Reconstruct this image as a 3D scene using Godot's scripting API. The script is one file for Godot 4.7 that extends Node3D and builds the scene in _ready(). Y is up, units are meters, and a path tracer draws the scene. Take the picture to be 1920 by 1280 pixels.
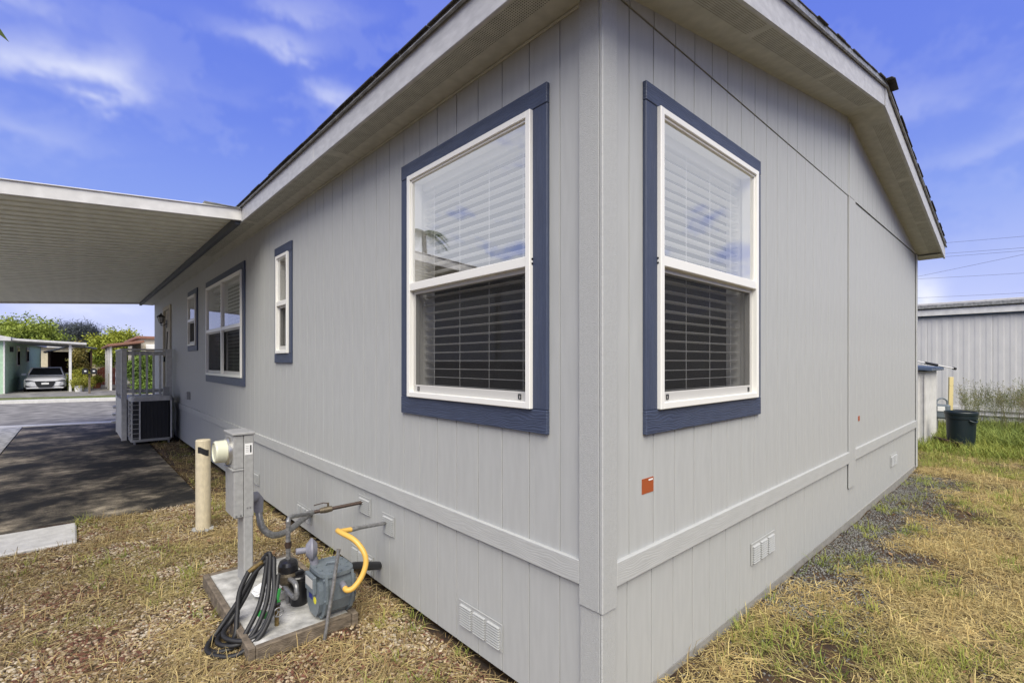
extends Node3D
# A grey manufactured home seen at its corner, carport and street behind it, utility meters in front.

const LEN := 15.05      # length of the home along -z
const WID := 7.62       # width of the gable end along +x
const EAVE := 3.06
const PITCH := 0.196
const RAKE := 3.085

var rng := RandomNumberGenerator.new()
var M := {}
var T := {}
var used := {}
var n_ground := FastNoiseLite.new()
var n_patch := FastNoiseLite.new()

func _ready() -> void:
	rng.seed = 7
	camera_and_light()
	make_textures()
	make_materials()
	ground_and_roads()
	mobile_home()
	carport()
	porch_and_cooler()
	utilities()
	right_yard()
	across_street()
	behind_camera()
	loose_ground_cover()

# ------------------------------------------------------------------ camera, sky, sun
func camera_and_light() -> void:
	var cam := Camera3D.new()
	cam.name = "camera"
	cam.projection = Camera3D.PROJECTION_FRUSTUM
	cam.near = 0.05
	cam.far = 2000.0
	cam.size = 0.05 * 1280.0 / 903.57
	cam.frustum_offset = Vector2(0, 0.05 * 38.15 / 903.57)
	cam.position = Vector3(-1.638, 1.5, 1.2386)
	cam.rotation_degrees = Vector3(0, -42.34, 0)
	add_child(cam)
	cam.current = true

	var e := Environment.new()
	e.background_mode = Environment.BG_SKY
	e.tonemap_mode = Environment.TONE_MAPPER_LINEAR
	e.tonemap_exposure = 1.15
	e.sdfgi_enabled = true
	e.ssao_enabled = true
	e.ssil_enabled = true
	var sm := PanoramaSkyMaterial.new()
	sm.panorama = ImageTexture.create_from_image(sky_image(1536, 768))
	var sky := Sky.new()
	sky.sky_material = sm
	e.sky = sky
	var we := WorldEnvironment.new()
	we.name = "environment"
	we.environment = e
	add_child(we)

	var sun := DirectionalLight3D.new()
	sun.name = "sun"
	sun.light_energy = 1.4
	sun.light_angular_distance = 50.0
	sun.light_color = Color(1.0, 0.975, 0.91)
	sun.shadow_enabled = true
	sun.rotation_degrees = Vector3(-47, -38, 0)
	add_child(sun)

func sky_image(w: int, h: int) -> Image:
	var img := Image.create(w, h, false, Image.FORMAT_RGBF)
	var na := FastNoiseLite.new()
	na.seed = 11
	na.frequency = 0.9
	na.fractal_octaves = 5
	na.domain_warp_enabled = true
	na.domain_warp_amplitude = 0.6
	na.domain_warp_frequency = 0.7
	var nb := FastNoiseLite.new()
	nb.seed = 5
	nb.frequency = 0.05
	nb.fractal_octaves = 4
	# soft wisps: azimuth, elevation, half width, half height (degrees), tilt, strength
	var wisps := [[-1.5, 23.2, 8.0, 1.8, 4.0, 0.62], [0.5, 24.2, 3.6, 1.7, 8.0, 0.42], [3.4, 26.2, 2.2, 2.2, 35.0, 0.2], [15.4, 30.3, 4.4, 1.3, 3.0, 0.55], [22.3, 27.2, 2.8, 1.2, -6.0, 0.45], [19.0, 33.5, 5.0, 1.2, 5.0, 0.25], [-3.6, 18.4, 5.0, 1.0, 0.0, 0.22], [-6.0, 28.0, 5.0, 1.6, 0.0, 0.3], [82.6, 22.0, 3.6, 1.3, -4.0, 0.2], [87.5, 17.5, 5.0, 1.0, 5.0, 0.18], [83.0, 6.0, 1.3, 1.4, 0.0, 0.95], [84.8, 4.7, 2.0, 0.7, 0.0, 0.7], [1.2, 5.0, 4.0, 1.3, 0.0, 0.5]]
	wisps.append([321.0, 15.0, 19.0, 17.0, 0.0, 1.5])
	wisps.append([119.0, 14.0, 15.0, 15.0, 0.0, 1.5])
	for i in 44:
		wisps.append([122.0 + i * 4.6 + rng.randf_range(-4, 4), rng.randf_range(10, 62), rng.randf_range(9, 20), rng.randf_range(2.5, 6.0), rng.randf_range(-12, 12), rng.randf_range(0.5, 0.9)])
	for i in 14:
		wisps.append([rng.randf_range(0, 360), rng.randf_range(45, 75), rng.randf_range(8, 16), rng.randf_range(3, 6), rng.randf_range(-30, 30), rng.randf_range(0.3, 0.6)])
	var stops := [[0.0, Vector3(0.64, 0.68, 0.93)], [6.0, Vector3(0.44, 0.51, 0.86)], [14.0, Vector3(0.235, 0.335, 0.78)], [24.0, Vector3(0.145, 0.225, 0.72)], [38.0, Vector3(0.115, 0.18, 0.68)], [90.0, Vector3(0.11, 0.17, 0.64)]]
	for j in h:
		var el := 90.0 - (j + 0.5) * 180.0 / h
		if el < 0.0:
			for i in w:
				img.set_pixel(i, j, Color(0.30, 0.28, 0.24))
			continue
		var base := Vector3.ZERO
		for k in stops.size() - 1:
			if el >= stops[k][0] and el <= stops[k + 1][0]:
				var t: float = (el - stops[k][0]) / (stops[k + 1][0] - stops[k][0])
				base = stops[k][1].lerp(stops[k + 1][1], t)
		var near := []
		for c in wisps:
			if absf(el - c[1]) < c[3] * 3.0 + c[2] * absf(sin(deg_to_rad(c[4]))) * 2.5 + 3.0:
				near.append(c)
		var rad := deg_to_rad(el)
		for i in w:
			var az := (i + 0.5) * 360.0 / w
			var a := deg_to_rad(az)
			var d := Vector3(sin(a) * cos(rad), sin(rad), -cos(a) * cos(rad))
			var n1 := na.get_noise_3d(d.x * 5.0, d.y * 9.0, d.z * 5.0)
			var n2 := na.get_noise_3d(d.x * 9.0 + 40.0, d.y * 22.0, d.z * 9.0)
			var cov := clampf(n1 * 0.25, 0.0, 0.06)
			for c in near:
				var dx: float = wrapf(az - c[0], -180.0, 180.0) * cos(deg_to_rad(c[1]))
				if absf(dx) > c[2] * 2.6 + 2.0:
					continue
				var dy: float = el - c[1]
				var ct := cos(deg_to_rad(c[4]))
				var sn := sin(deg_to_rad(c[4]))
				var u: float = (dx * ct + dy * sn) / c[2] + n1 * 0.7
				var v: float = (-dx * sn + dy * ct) / c[3] + n2 * 1.1 - 0.25 * u * u
				if v < 0.0:
					v *= 1.7
				cov += c[5] * exp(-(u * u + v * v) * 1.1) * (0.8 + 0.5 * n2)
			cov = clampf(cov, 0.0, 0.95)
			var cc := base.lerp(Vector3(0.84, 0.86, 0.92), cov)
			img.set_pixel(i, j, Color(cc.x, cc.y, cc.z))
	return img

# ------------------------------------------------------------------ mesh helpers (faces are given in any order; `out` says which way they look)
func new_st() -> SurfaceTool:
	var s := SurfaceTool.new()
	s.begin(Mesh.PRIMITIVE_TRIANGLES)
	return s

func face(s: SurfaceTool, p: Array, out: Vector3) -> void:
	var n: Vector3 = (p[1] - p[0]).cross(p[2] - p[0])
	if n.length_squared() < 1e-16 and p.size() > 3:
		n = (p[2] - p[0]).cross(p[3] - p[0])
	if n.length_squared() < 1e-18:
		return
	n = n.normalized()
	var q := p
	if n.dot(out) < 0.0:
		q = p.duplicate()
		q.reverse()
		n = -n
	for k in range(1, q.size() - 1):
		for v in [q[0], q[k + 1], q[k]]:
			s.set_normal(n)
			s.add_vertex(v)

func cbox(s: SurfaceTool, lo: Vector3, hi: Vector3, b := 0.0, xf := Transform3D.IDENTITY) -> void:
	var c := (lo + hi) * 0.5
	var h := (hi - lo) * 0.5
	b = minf(b, minf(h.x, minf(h.y, h.z)) * 0.9)
	var R := xf.basis
	for a in 3:
		var u := (a + 1) % 3
		var w := (a + 2) % 3
		for sg in [-1.0, 1.0]:
			var pts := []
			for k in [[-1, -1], [1, -1], [1, 1], [-1, 1]]:
				var p := Vector3.ZERO
				p[a] = sg * h[a]
				p[u] = k[0] * (h[u] - b)
				p[w] = k[1] * (h[w] - b)
				pts.append(xf * (c + p))
			var o := Vector3.ZERO
			o[a] = sg
			face(s, pts, R * o)
		if b > 0.0:
			for su in [-1.0, 1.0]:
				for sw in [-1.0, 1.0]:
					var pts := []
					for k in [[-1.0, 0], [1.0, 0], [1.0, 1], [-1.0, 1]]:
						var p := Vector3.ZERO
						p[a] = k[0] * (h[a] - b)
						p[u] = su * (h[u] - (b if k[1] == 0 else 0.0))
						p[w] = sw * (h[w] - (0.0 if k[1] == 0 else b))
						pts.append(xf * (c + p))
					var o := Vector3.ZERO
					o[u] = su
					o[w] = sw
					face(s, pts, R * o)
	if b > 0.0:
		for sx in [-1.0, 1.0]:
			for sy in [-1.0, 1.0]:
				for sz in [-1.0, 1.0]:
					var g := Vector3(sx, sy, sz)
					var pts := []
					for a in 3:
						var p := Vector3.ZERO
						for k in 3:
							p[k] = g[k] * (h[k] - (0.0 if k == a else b))
						pts.append(xf * (c + p))
					face(s, pts, R * g)

func tube(s: SurfaceTool, pts: Array, r, n := 8, caps := true) -> void:
	var rings := []
	var norms := []
	var up := Vector3.ZERO
	for i in pts.size():
		var t: Vector3 = (pts[mini(i + 1, pts.size() - 1)] - pts[maxi(i - 1, 0)]).normalized()
		if up == Vector3.ZERO:
			up = Vector3.UP if absf(t.y) < 0.9 else Vector3.RIGHT
		var a := (up - t * up.dot(t)).normalized()
		up = a
		var b := t.cross(a)
		var rr: float = r[i] if r is Array else r
		var ring := []
		var nn := []
		for k in n:
			var an := TAU * k / n
			var d := a * cos(an) + b * sin(an)
			ring.append(pts[i] + d * rr)
			nn.append(d)
		rings.append(ring)
		norms.append(nn)
	for i in pts.size() - 1:
		for k in n:
			var k2 := (k + 1) % n
			for q in [[i, k], [i + 1, k], [i + 1, k2], [i, k], [i + 1, k2], [i, k2]]:
				s.set_normal(norms[q[0]][q[1]])
				s.add_vertex(rings[q[0]][q[1]])
	if caps:
		face(s, rings[0], pts[0] - pts[1])
		face(s, rings[-1], pts[-1] - pts[-2])

func smooth_path(p: Array, per := 6) -> Array:
	var out := []
	for i in p.size() - 1:
		for k in per:
			var t := float(k) / per
			out.append(p[i].cubic_interpolate(p[i + 1], p[maxi(i - 1, 0)], p[mini(i + 2, p.size() - 1)], t))
	out.append(p[-1])
	return out

# profile points are (radius, height); turned round y, then placed by xf
func lathe(s: SurfaceTool, prof: Array, n := 20, xf := Transform3D.IDENTITY) -> void:
	for i in prof.size() - 1:
		var a: Vector2 = prof[i]
		var b: Vector2 = prof[i + 1]
		var e := b - a
		if e.length() < 1e-6:
			continue
		var nr := Vector2(e.y, -e.x).normalized()
		for k in n:
			var t0 := TAU * k / n
			var t1 := TAU * (k + 1) / n
			var q := []
			for z in [[a, t0], [b, t0], [b, t1], [a, t1]]:
				q.append([xf * Vector3(z[0].x * cos(z[1]), z[0].y, z[0].x * sin(z[1])), (xf.basis * Vector3(nr.x * cos(z[1]), nr.y, nr.x * sin(z[1]))).normalized()])
			for m in [0, 2, 1, 0, 3, 2]:
				s.set_normal(q[m][1])
				s.add_vertex(q[m][0])

# polygon in local xy, from z0 to z1, placed by xf
func prism(s: SurfaceTool, poly: PackedVector2Array, z0: float, z1: float, xf := Transform3D.IDENTITY) -> void:
	var idx := Geometry2D.triangulate_polygon(poly)
	for k in range(0, idx.size(), 3):
		for z in [[z0, -1.0], [z1, 1.0]]:
			var pts := []
			for m in 3:
				var v := poly[idx[k + m]]
				pts.append(xf * Vector3(v.x, v.y, z[0]))
			face(s, pts, xf.basis * Vector3(0, 0, z[1]))
	var sg := -1.0 if Geometry2D.is_polygon_clockwise(poly) else 1.0
	for k in poly.size():
		var a := poly[k]
		var b := poly[(k + 1) % poly.size()]
		var e := b - a
		var o := Vector3(e.y, -e.x, 0) * sg
		face(s, [xf * Vector3(a.x, a.y, z0), xf * Vector3(b.x, b.y, z0), xf * Vector3(b.x, b.y, z1), xf * Vector3(a.x, a.y, z1)], xf.basis * o)

# a flat slab: polygon of (x, z), from y0 up to y1
func slab(s: SurfaceTool, poly: PackedVector2Array, y0: float, y1: float) -> void:
	var p2 := PackedVector2Array()
	for v in poly:
		p2.append(Vector2(v.x, -v.y))
	prism(s, p2, y0, y1, Transform3D(Basis(Vector3(1, 0, 0), Vector3(0, 0, -1), Vector3(0, 1, 0)), Vector3.ZERO))

func numbered(called: String) -> String:
	var k: int = used.get(called, 0)
	used[called] = k + 1
	return called if k == 0 else "%s_%03d" % [called, k]

func thing(called: String, label: String, category: String, at := Vector3.ZERO, turn := 0.0, group := "") -> Node3D:
	var o := Node3D.new()
	o.name = numbered(called)
	add_child(o)
	o.position = at
	o.rotation.y = turn
	o.set_meta("label", label)
	o.set_meta("category", category)
	if group != "":
		o.set_meta("group", group)
	return o

func commit(s: SurfaceTool, m: Material) -> ArrayMesh:
	var me := s.commit()
	if me.get_surface_count() > 0:
		me.surface_set_material(0, m)
	return me

func part(parent: Node3D, called: String, s: SurfaceTool, m: Material, xf := Transform3D.IDENTITY) -> MeshInstance3D:
	return inst(parent, called, commit(s, m), xf)

func inst(parent: Node3D, called: String, me: Mesh, xf := Transform3D.IDENTITY) -> MeshInstance3D:
	var o := MeshInstance3D.new()
	o.name = called
	o.mesh = me
	o.transform = xf
	o.cast_shadow = GeometryInstance3D.SHADOW_CASTING_SETTING_ON
	parent.add_child(o, true)
	return o

func boxpart(parent: Node3D, called: String, lo: Vector3, hi: Vector3, m: Material, b := 0.003) -> MeshInstance3D:
	var s := new_st()
	cbox(s, lo, hi, b)
	return part(parent, called, s, m)

func group_node(parent: Node3D, called: String, xf := Transform3D.IDENTITY) -> Node3D:
	var o := Node3D.new()
	o.name = called
	o.transform = xf
	parent.add_child(o, true)
	return o

func structure(called: String, s: SurfaceTool, m: Material, label: String) -> MeshInstance3D:
	var o := part(self, called, s, m)
	o.set_meta("kind", "structure")
	o.set_meta("label", label)
	return o

func rects(u0: float, u1: float, y0: float, y1: float, holes: Array) -> Array:
	# rectangles [u0, u1, y0, y1] of a field with rectangular holes (holes do not overlap in u)
	var cuts := [u0, u1]
	for h in holes:
		for u in [h[0], h[1]]:
			if u > u0 + 1e-4 and u < u1 - 1e-4:
				cuts.append(u)
	cuts.sort()
	var out := []
	for k in cuts.size() - 1:
		var a: float = cuts[k]
		var b: float = cuts[k + 1]
		var mid := (a + b) * 0.5
		var spans := [[y0, y1]]
		for h in holes:
			if mid > h[0] and mid < h[1]:
				var nxt := []
				for sp in spans:
					if h[2] > sp[0] + 1e-4:
						nxt.append([sp[0], minf(sp[1], h[2])])
					if h[3] < sp[1] - 1e-4:
						nxt.append([maxf(sp[0], h[3]), sp[1]])
				spans = nxt
		for sp in spans:
			if sp[1] - sp[0] > 1e-3:
				out.append([a, b, sp[0], sp[1]])
	return out

# ------------------------------------------------------------------ textures and materials
func noise_tex(called: String, seed_: int, freq: float, octaves: int, lo: float, hi: float, size := 512, kind := FastNoiseLite.TYPE_SIMPLEX_SMOOTH) -> void:
	var n := FastNoiseLite.new()
	n.seed = seed_
	n.noise_type = kind
	n.frequency = freq
	n.fractal_octaves = octaves
	var im := n.get_seamless_image(size, size)
	im.convert(Image.FORMAT_RGB8)
	var out := Image.create(size, size, false, Image.FORMAT_RGB8)
	for y in size:
		for x in size:
			var v := lerpf(lo, hi, im.get_pixel(x, y).r)
			out.set_pixel(x, y, Color(v, v, v))
	T[called] = ImageTexture.create_from_image(out)

func grain_tex(called: String, size: int, bands: float, warp: float) -> void:
	# wood figure: lines run along x, period `bands` over the image
	var n := FastNoiseLite.new()
	n.seed = 21
	n.frequency = 0.006
	n.fractal_octaves = 3
	var im := n.get_seamless_image(size, size)
	n.seed = 22
	n.frequency = 0.05
	var fine := n.get_seamless_image(size, size)
	var out := Image.create(size, size, false, Image.FORMAT_RGB8)
	for y in size:
		for x in size:
			var w := im.get_pixel(x, y).r
			var v := sin(TAU * (bands * y / size + warp * w))
			v = 0.5 + 0.5 * v
			v = pow(v, 0.45) * 0.8 + 0.2 * fine.get_pixel(x, y).r
			out.set_pixel(x, y, Color(v, v, v))
	T[called] = ImageTexture.create_from_image(out)

func asphalt_tex() -> void:
	var size := 768
	var layers := []
	for k in [[31, 0.006, 4], [32, 0.03, 4], [33, 0.28, 2]]:
		var n := FastNoiseLite.new()
		n.seed = k[0]
		n.frequency = k[1]
		n.fractal_octaves = k[2]
		n.domain_warp_enabled = k[0] == 31
		n.domain_warp_amplitude = 40.0
		n.domain_warp_frequency = 0.01
		layers.append(n.get_seamless_image(size, size))
	var out := Image.create(size, size, false, Image.FORMAT_RGB8)
	for y in size:
		for x in size:
			var a: float = layers[0].get_pixel(x, y).r
			var b: float = layers[1].get_pixel(x, y).r
			var c: float = layers[2].get_pixel(x, y).r
			var v := clampf(0.42 + (a - 0.5) * 1.1 + (b - 0.5) * 0.5 + (c - 0.5) * 0.35, 0.12, 1.0)
			out.set_pixel(x, y, Color(v, v * 0.965, v * 0.90))
	T["asphalt"] = ImageTexture.create_from_image(out)

func soil_tex() -> void:
	var size := 768
	var a := FastNoiseLite.new()
	a.seed = 41
	a.frequency = 0.02
	a.fractal_octaves = 5
	var ia := a.get_seamless_image(size, size)
	a.seed = 42
	a.frequency = 0.2
	var ib := a.get_seamless_image(size, size)
	var out := Image.create(size, size, false, Image.FORMAT_RGB8)
	for y in size:
		for x in size:
			var p := ia.get_pixel(x, y).r
			var q := ib.get_pixel(x, y).r
			var c := Color(0.235, 0.165, 0.105).lerp(Color(0.40, 0.30, 0.185), clampf((p - 0.35) * 3.0, 0, 1))
			c = c.lerp(Color(0.20, 0.165, 0.115), clampf((q - 0.5) * 3.0, 0, 1))
			out.set_pixel(x, y, c)
	T["soil"] = ImageTexture.create_from_image(out)

func make_textures() -> void:
	noise_tex("mottle", 1, 0.012, 5, 0.88, 1.0)
	noise_tex("mottle_soft", 6, 0.012, 5, 0.955, 1.0)
	noise_tex("mottle_strong", 2, 0.01, 5, 0.6, 1.0)
	noise_tex("fine", 3, 0.09, 4, 0.0, 1.0)
	noise_tex("rough", 4, 0.05, 5, 0.0, 1.0)
	noise_tex("cell", 5, 0.035, 2, 0.0, 1.0, 512, FastNoiseLite.TYPE_CELLULAR)
	grain_tex("grain", 512, 26.0, 3.0)
	asphalt_tex()
	soil_tex()

func mat(called: String, lin: Color, rough := 0.7, metal := 0.0) -> StandardMaterial3D:
	var m := StandardMaterial3D.new()
	m.resource_name = called
	m.albedo_color = lin.linear_to_srgb()
	m.roughness = rough
	m.metallic = metal
	M[called] = m
	return m

func tex(m: StandardMaterial3D, color: String, bump: String, bump_cm: float, scale: Vector3) -> StandardMaterial3D:
	m.uv1_triplanar = true
	m.uv1_world_triplanar = true
	m.uv1_scale = scale
	if color != "":
		m.albedo_texture = T[color]
	if bump != "":
		m.heightmap_enabled = true
		m.heightmap_texture = T[bump]
		m.heightmap_scale = bump_cm
	return m

func make_materials() -> void:
	var wall := Color(0.435, 0.443, 0.43)
	tex(mat("siding", wall, 0.62), "mottle_soft", "rough", 0.015, Vector3(3.5, 0.45, 3.5))
	tex(mat("trim_paint", wall * 1.03, 0.6), "mottle_soft", "rough", 0.2, Vector3(9.0, 6.0, 9.0))
	tex(mat("belt_paint", wall * 1.04, 0.6), "mottle_soft", "grain", 0.065, Vector3(0.8, 3.2, 0.8))
	tex(mat("blue_across", Color(0.048, 0.064, 0.115), 0.5), "mottle", "grain", 0.14, Vector3(0.9, 3.4, 0.9))
	tex(mat("blue_upright", Color(0.048, 0.064, 0.115), 0.5), "mottle", "rough", 0.14, Vector3(9.0, 0.5, 9.0))
	tex(mat("fascia_paint", Color(0.51, 0.51, 0.515), 0.5), "mottle", "rough", 0.05, Vector3(1.2, 3.0, 1.2))
	tex(mat("soffit_paint", Color(0.52, 0.52, 0.46), 0.7), "mottle", "", 0, Vector3(1.5, 1.5, 1.5))
	mat("cavity_shade", Color(0.05, 0.05, 0.05), 0.9)  # near-black: the shade inside gaps put into the colour
	tex(mat("drip_metal", Color(0.42, 0.42, 0.40), 0.4, 0.25), "mottle_strong", "", 0, Vector3(2, 2, 2))
	tex(mat("shingle", Color(0.085, 0.08, 0.075), 0.95), "mottle_strong", "fine", 0.25, Vector3(5, 5, 5))
	tex(mat("shingle_pale", Color(0.12, 0.11, 0.10), 0.95), "mottle_strong", "fine", 0.25, Vector3(5, 5, 5))
	mat("vinyl", Color(0.80, 0.79, 0.74), 0.35)
	mat("vinyl_grey", Color(0.50, 0.49, 0.46), 0.45)
	mat("blind", Color(0.80, 0.80, 0.79), 0.5)
	mat("black", Color(0.015, 0.015, 0.016), 0.45)
	mat("inside_wall", Color(0.20, 0.19, 0.17), 0.9)
	mat("inside_floor", Color(0.16, 0.13, 0.11), 0.9)
	# coated glass: a thin mirror layer over clear air; the pane behind a screen mirrors less
	var plain := Image.create(4, 4, false, Image.FORMAT_RGBA8)
	plain.fill(Color.WHITE)
	var plain_tex := ImageTexture.create_from_image(plain)
	for q in [["glass", 0.43], ["glass_screened", 0.05]]:
		var g := mat(q[0], Color(0.95, 0.96, 0.97), 0.02, 1.0)
		g.transparency = BaseMaterial3D.TRANSPARENCY_ALPHA
		g.albedo_texture = plain_tex
		g.albedo_color.a = q[1]
	var sc := mat("insect_screen", Color(0.012, 0.012, 0.012), 0.9)
	sc.transparency = BaseMaterial3D.TRANSPARENCY_ALPHA
	sc.albedo_color.a = 0.52
	tex(mat("asphalt", Color(0.47, 0.43, 0.365), 0.85), "asphalt", "fine", 0.3, Vector3(0.22, 0.22, 0.22))
	tex(mat("street", Color(0.32, 0.305, 0.275), 0.9), "mottle_strong", "fine", 0.3, Vector3(0.3, 0.3, 0.3))
	tex(mat("concrete", Color(0.68, 0.67, 0.63), 0.9), "mottle_strong", "rough", 0.25, Vector3(1.1, 1.1, 1.1))
	tex(mat("plinth", Color(0.30, 0.29, 0.265), 0.9), "mottle", "rough", 0.25, Vector3(1.1, 1.1, 1.1))
	tex(mat("kerb", Color(0.64, 0.63, 0.60), 0.9), "mottle", "rough", 0.25, Vector3(1.1, 1.1, 1.1))
	tex(mat("soil", Color(0.72, 0.72, 0.72), 1.0), "soil", "rough", 1.4, Vector3(0.55, 0.55, 0.55))
	tex(mat("lawn", Color(0.20, 0.24, 0.06), 1.0), "mottle_strong", "fine", 1.5, Vector3(1, 1, 1))
	tex(mat("gravel_bed", Color(0.17, 0.165, 0.155), 1.0), "mottle_strong", "fine", 0.8, Vector3(3, 3, 3))
	tex(mat("timber", Color(0.27, 0.215, 0.155), 0.9), "mottle_strong", "grain", 0.2, Vector3(2, 4, 2))
	tex(mat("pan_white", Color(0.80, 0.80, 0.70), 0.45), "mottle", "", 0, Vector3(0.8, 0.8, 0.8))
	tex(mat("beam_white", Color(0.76, 0.75, 0.72), 0.4), "mottle", "", 0, Vector3(0.8, 0.8, 0.8))
	tex(mat("ledger_blue", Color(0.075, 0.085, 0.105), 0.6), "mottle", "", 0, Vector3(2, 2, 2))
	tex(mat("porch_white", Color(0.62, 0.61, 0.58), 0.5), "mottle", "", 0, Vector3(1.5, 1.5, 1.5))
	mat("cooler_case", Color(0.30, 0.30, 0.29), 0.5)
	mat("coil", Color(0.035, 0.035, 0.037), 0.6, 0.3)
	tex(mat("galvanised", Color(0.42, 0.42, 0.42), 0.42, 0.55), "mottle_strong", "", 0, Vector3(6, 6, 6))
	tex(mat("pedestal_paint", Color(0.37, 0.37, 0.36), 0.45), "mottle", "", 0, Vector3(3, 3, 3))
	tex(mat("steel_ring", Color(0.62, 0.61, 0.57), 0.3, 0.85), "mottle", "", 0, Vector3(9, 9, 9))
	mat("meter_cover", Color(0.62, 0.62, 0.47), 0.3)
	mat("paper", Color(0.78, 0.78, 0.76), 0.7)
	tex(mat("pvc_cream", Color(0.72, 0.63, 0.44), 0.45), "mottle", "", 0, Vector3(5, 2, 5))
	tex(mat("copper_brown", Color(0.10, 0.065, 0.05), 0.5, 0.4), "mottle_strong", "", 0, Vector3(12, 12, 12))
	tex(mat("brass", Color(0.42, 0.30, 0.12), 0.4, 0.7), "mottle_strong", "", 0, Vector3(14, 14, 14))
	tex(mat("bronze", Color(0.22, 0.18, 0.12), 0.5, 0.5), "mottle_strong", "", 0, Vector3(14, 14, 14))
	mat("rubber", Color(0.012, 0.012, 0.013), 0.55)
	mat("black_plastic", Color(0.014, 0.014, 0.016), 0.28)
	tex(mat("meter_grey", Color(0.155, 0.185, 0.205), 0.42), "mottle", "fine", 0.02, Vector3(6, 6, 6))
	tex(mat("regulator", Color(0.235, 0.235, 0.275), 0.5), "mottle", "", 0, Vector3(6, 6, 6))
	mat("gas_yellow", Color(0.66, 0.40, 0.08), 0.4)
	mat("sticker_yellow", Color(0.72, 0.66, 0.03), 0.5)
	mat("sticker_blue", Color(0.02, 0.03, 0.18), 0.5)
	mat("green_plastic", Color(0.03, 0.22, 0.05), 0.35)
	mat("orange_tag", Color(0.34, 0.075, 0.02), 0.5)
	tex(mat("neighbour_white", Color(0.58, 0.575, 0.56), 0.55), "mottle_soft", "", 0, Vector3(0.9, 0.35, 0.9))
	tex(mat("shed_white", Color(0.66, 0.65, 0.62), 0.6), "mottle", "", 0, Vector3(1.6, 0.8, 1.6))
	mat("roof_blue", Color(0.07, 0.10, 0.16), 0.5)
	mat("bin_green", Color(0.007, 0.016, 0.02), 0.42)
	mat("stake_yellow", Color(0.60, 0.50, 0.24), 0.7)
	tex(mat("rotten_wood", Color(0.07, 0.035, 0.02), 0.9), "mottle_strong", "rough", 0.3, Vector3(6, 6, 6))
	tex(mat("mint", Color(0.42, 0.60, 0.42), 0.7), "mottle", "", 0, Vector3(0.7, 0.7, 0.7))
	tex(mat("cream_wall", Color(0.66, 0.58, 0.40), 0.8), "mottle", "", 0, Vector3(0.7, 0.7, 0.7))
	tex(mat("beige_wall", Color(0.58, 0.53, 0.42), 0.8), "mottle", "", 0, Vector3(0.7, 0.7, 0.7))
	tex(mat("roof_white", Color(0.62, 0.61, 0.60), 0.8), "mottle", "", 0, Vector3(0.7, 0.7, 0.7))
	tex(mat("roof_red", Color(0.27, 0.13, 0.085), 0.7), "mottle", "", 0, Vector3(0.7, 0.7, 0.7))
	tex(mat("fence_red", Color(0.20, 0.045, 0.022), 0.8), "mottle_strong", "", 0, Vector3(3, 1, 3))
	mat("dark_glass", Color(0.02, 0.022, 0.025), 0.08)
	var cp := mat("car_paint", Color(0.72, 0.72, 0.73), 0.3)
	cp.clearcoat_enabled = true
	cp.clearcoat = 0.8
	cp.clearcoat_roughness = 0.05
	mat("chrome", Color(0.6, 0.6, 0.6), 0.2, 0.9)
	mat("lamp_lens", Color(0.55, 0.55, 0.56), 0.15)
	tex(mat("bark", Color(0.10, 0.075, 0.05), 0.95), "mottle_strong", "rough", 1.0, Vector3(3, 1, 3))
	mat("terracotta", Color(0.28, 0.10, 0.05), 0.8)
	mat("wire", Color(0.12, 0.12, 0.15), 0.6)
	mat("sewer_white", Color(0.7, 0.69, 0.66), 0.5)
	var lf := mat("leaf", Color(1, 1, 1), 0.7)
	lf.vertex_color_use_as_albedo = true
	lf.backlight_enabled = true
	lf.backlight = Color(0.45, 0.45, 0.3)
	var gm := mat("grass_blade", Color(1, 1, 1), 0.8)
	gm.vertex_color_use_as_albedo = true
	gm.backlight_enabled = true
	gm.backlight = Color(0.3, 0.3, 0.2)
	var fr := mat("frond", Color(0.09, 0.13, 0.03), 0.7)
	fr.backlight_enabled = true
	fr.backlight = Color(0.3, 0.35, 0.15)
	var pm := mat("pebble", Color(1, 1, 1), 0.9)
	pm.vertex_color_use_as_albedo = true

# ------------------------------------------------------------------ ground, driveway, street
const STREET_AT := Vector2(-3.0, -16.45)
const STREET_N := Vector2(0.2419, -0.9703)
const STREET_U := Vector2(0.9703, 0.2419)

func street_w(x: float, z: float) -> float:
	return (Vector2(x, z) - STREET_AT).dot(STREET_N)

func street_pt(u: float, w: float) -> Vector2:
	return STREET_AT + STREET_U * u + STREET_N * w

func street_strip(u0: float, u1: float, w0: float, w1: float, y0: float, y1: float) -> SurfaceTool:
	var s := new_st()
	slab(s, PackedVector2Array([street_pt(u0, w0), street_pt(u1, w0), street_pt(u1, w1), street_pt(u0, w1)]), y0, y1)
	return s

func gh(x: float, z: float) -> float:
	var w := street_w(x, z)
	if w > -0.6:
		return -0.26
	if x < -0.48 and z < -5.45:
		return -0.22
	var t := smoothstep(-0.4, 0.4, x + z)
	var y := lerpf(-0.14, -0.055 - 0.0055 * maxf(x, 0.0), t)
	y += n_ground.get_noise_2d(x, z) * 0.03 * smoothstep(-40.0, -4.0, -Vector2(x, z).length())
	if x > 0.02 and x < WID and z < -0.02 and z > -LEN:
		y -= 0.05
	return y

func axis_values(lo: float, hi: float, step: float, far: float) -> Array:
	var v := []
	var a := lo
	while a <= hi + 1e-6:
		v.append(a)
		a += step
	var d := step
	a = hi
	while a < far:
		d *= 1.25
		a += d
		v.append(a)
	d = step
	a = lo
	while a > -far:
		d *= 1.25
		a -= d
		v.push_front(a)
	return v

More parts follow.
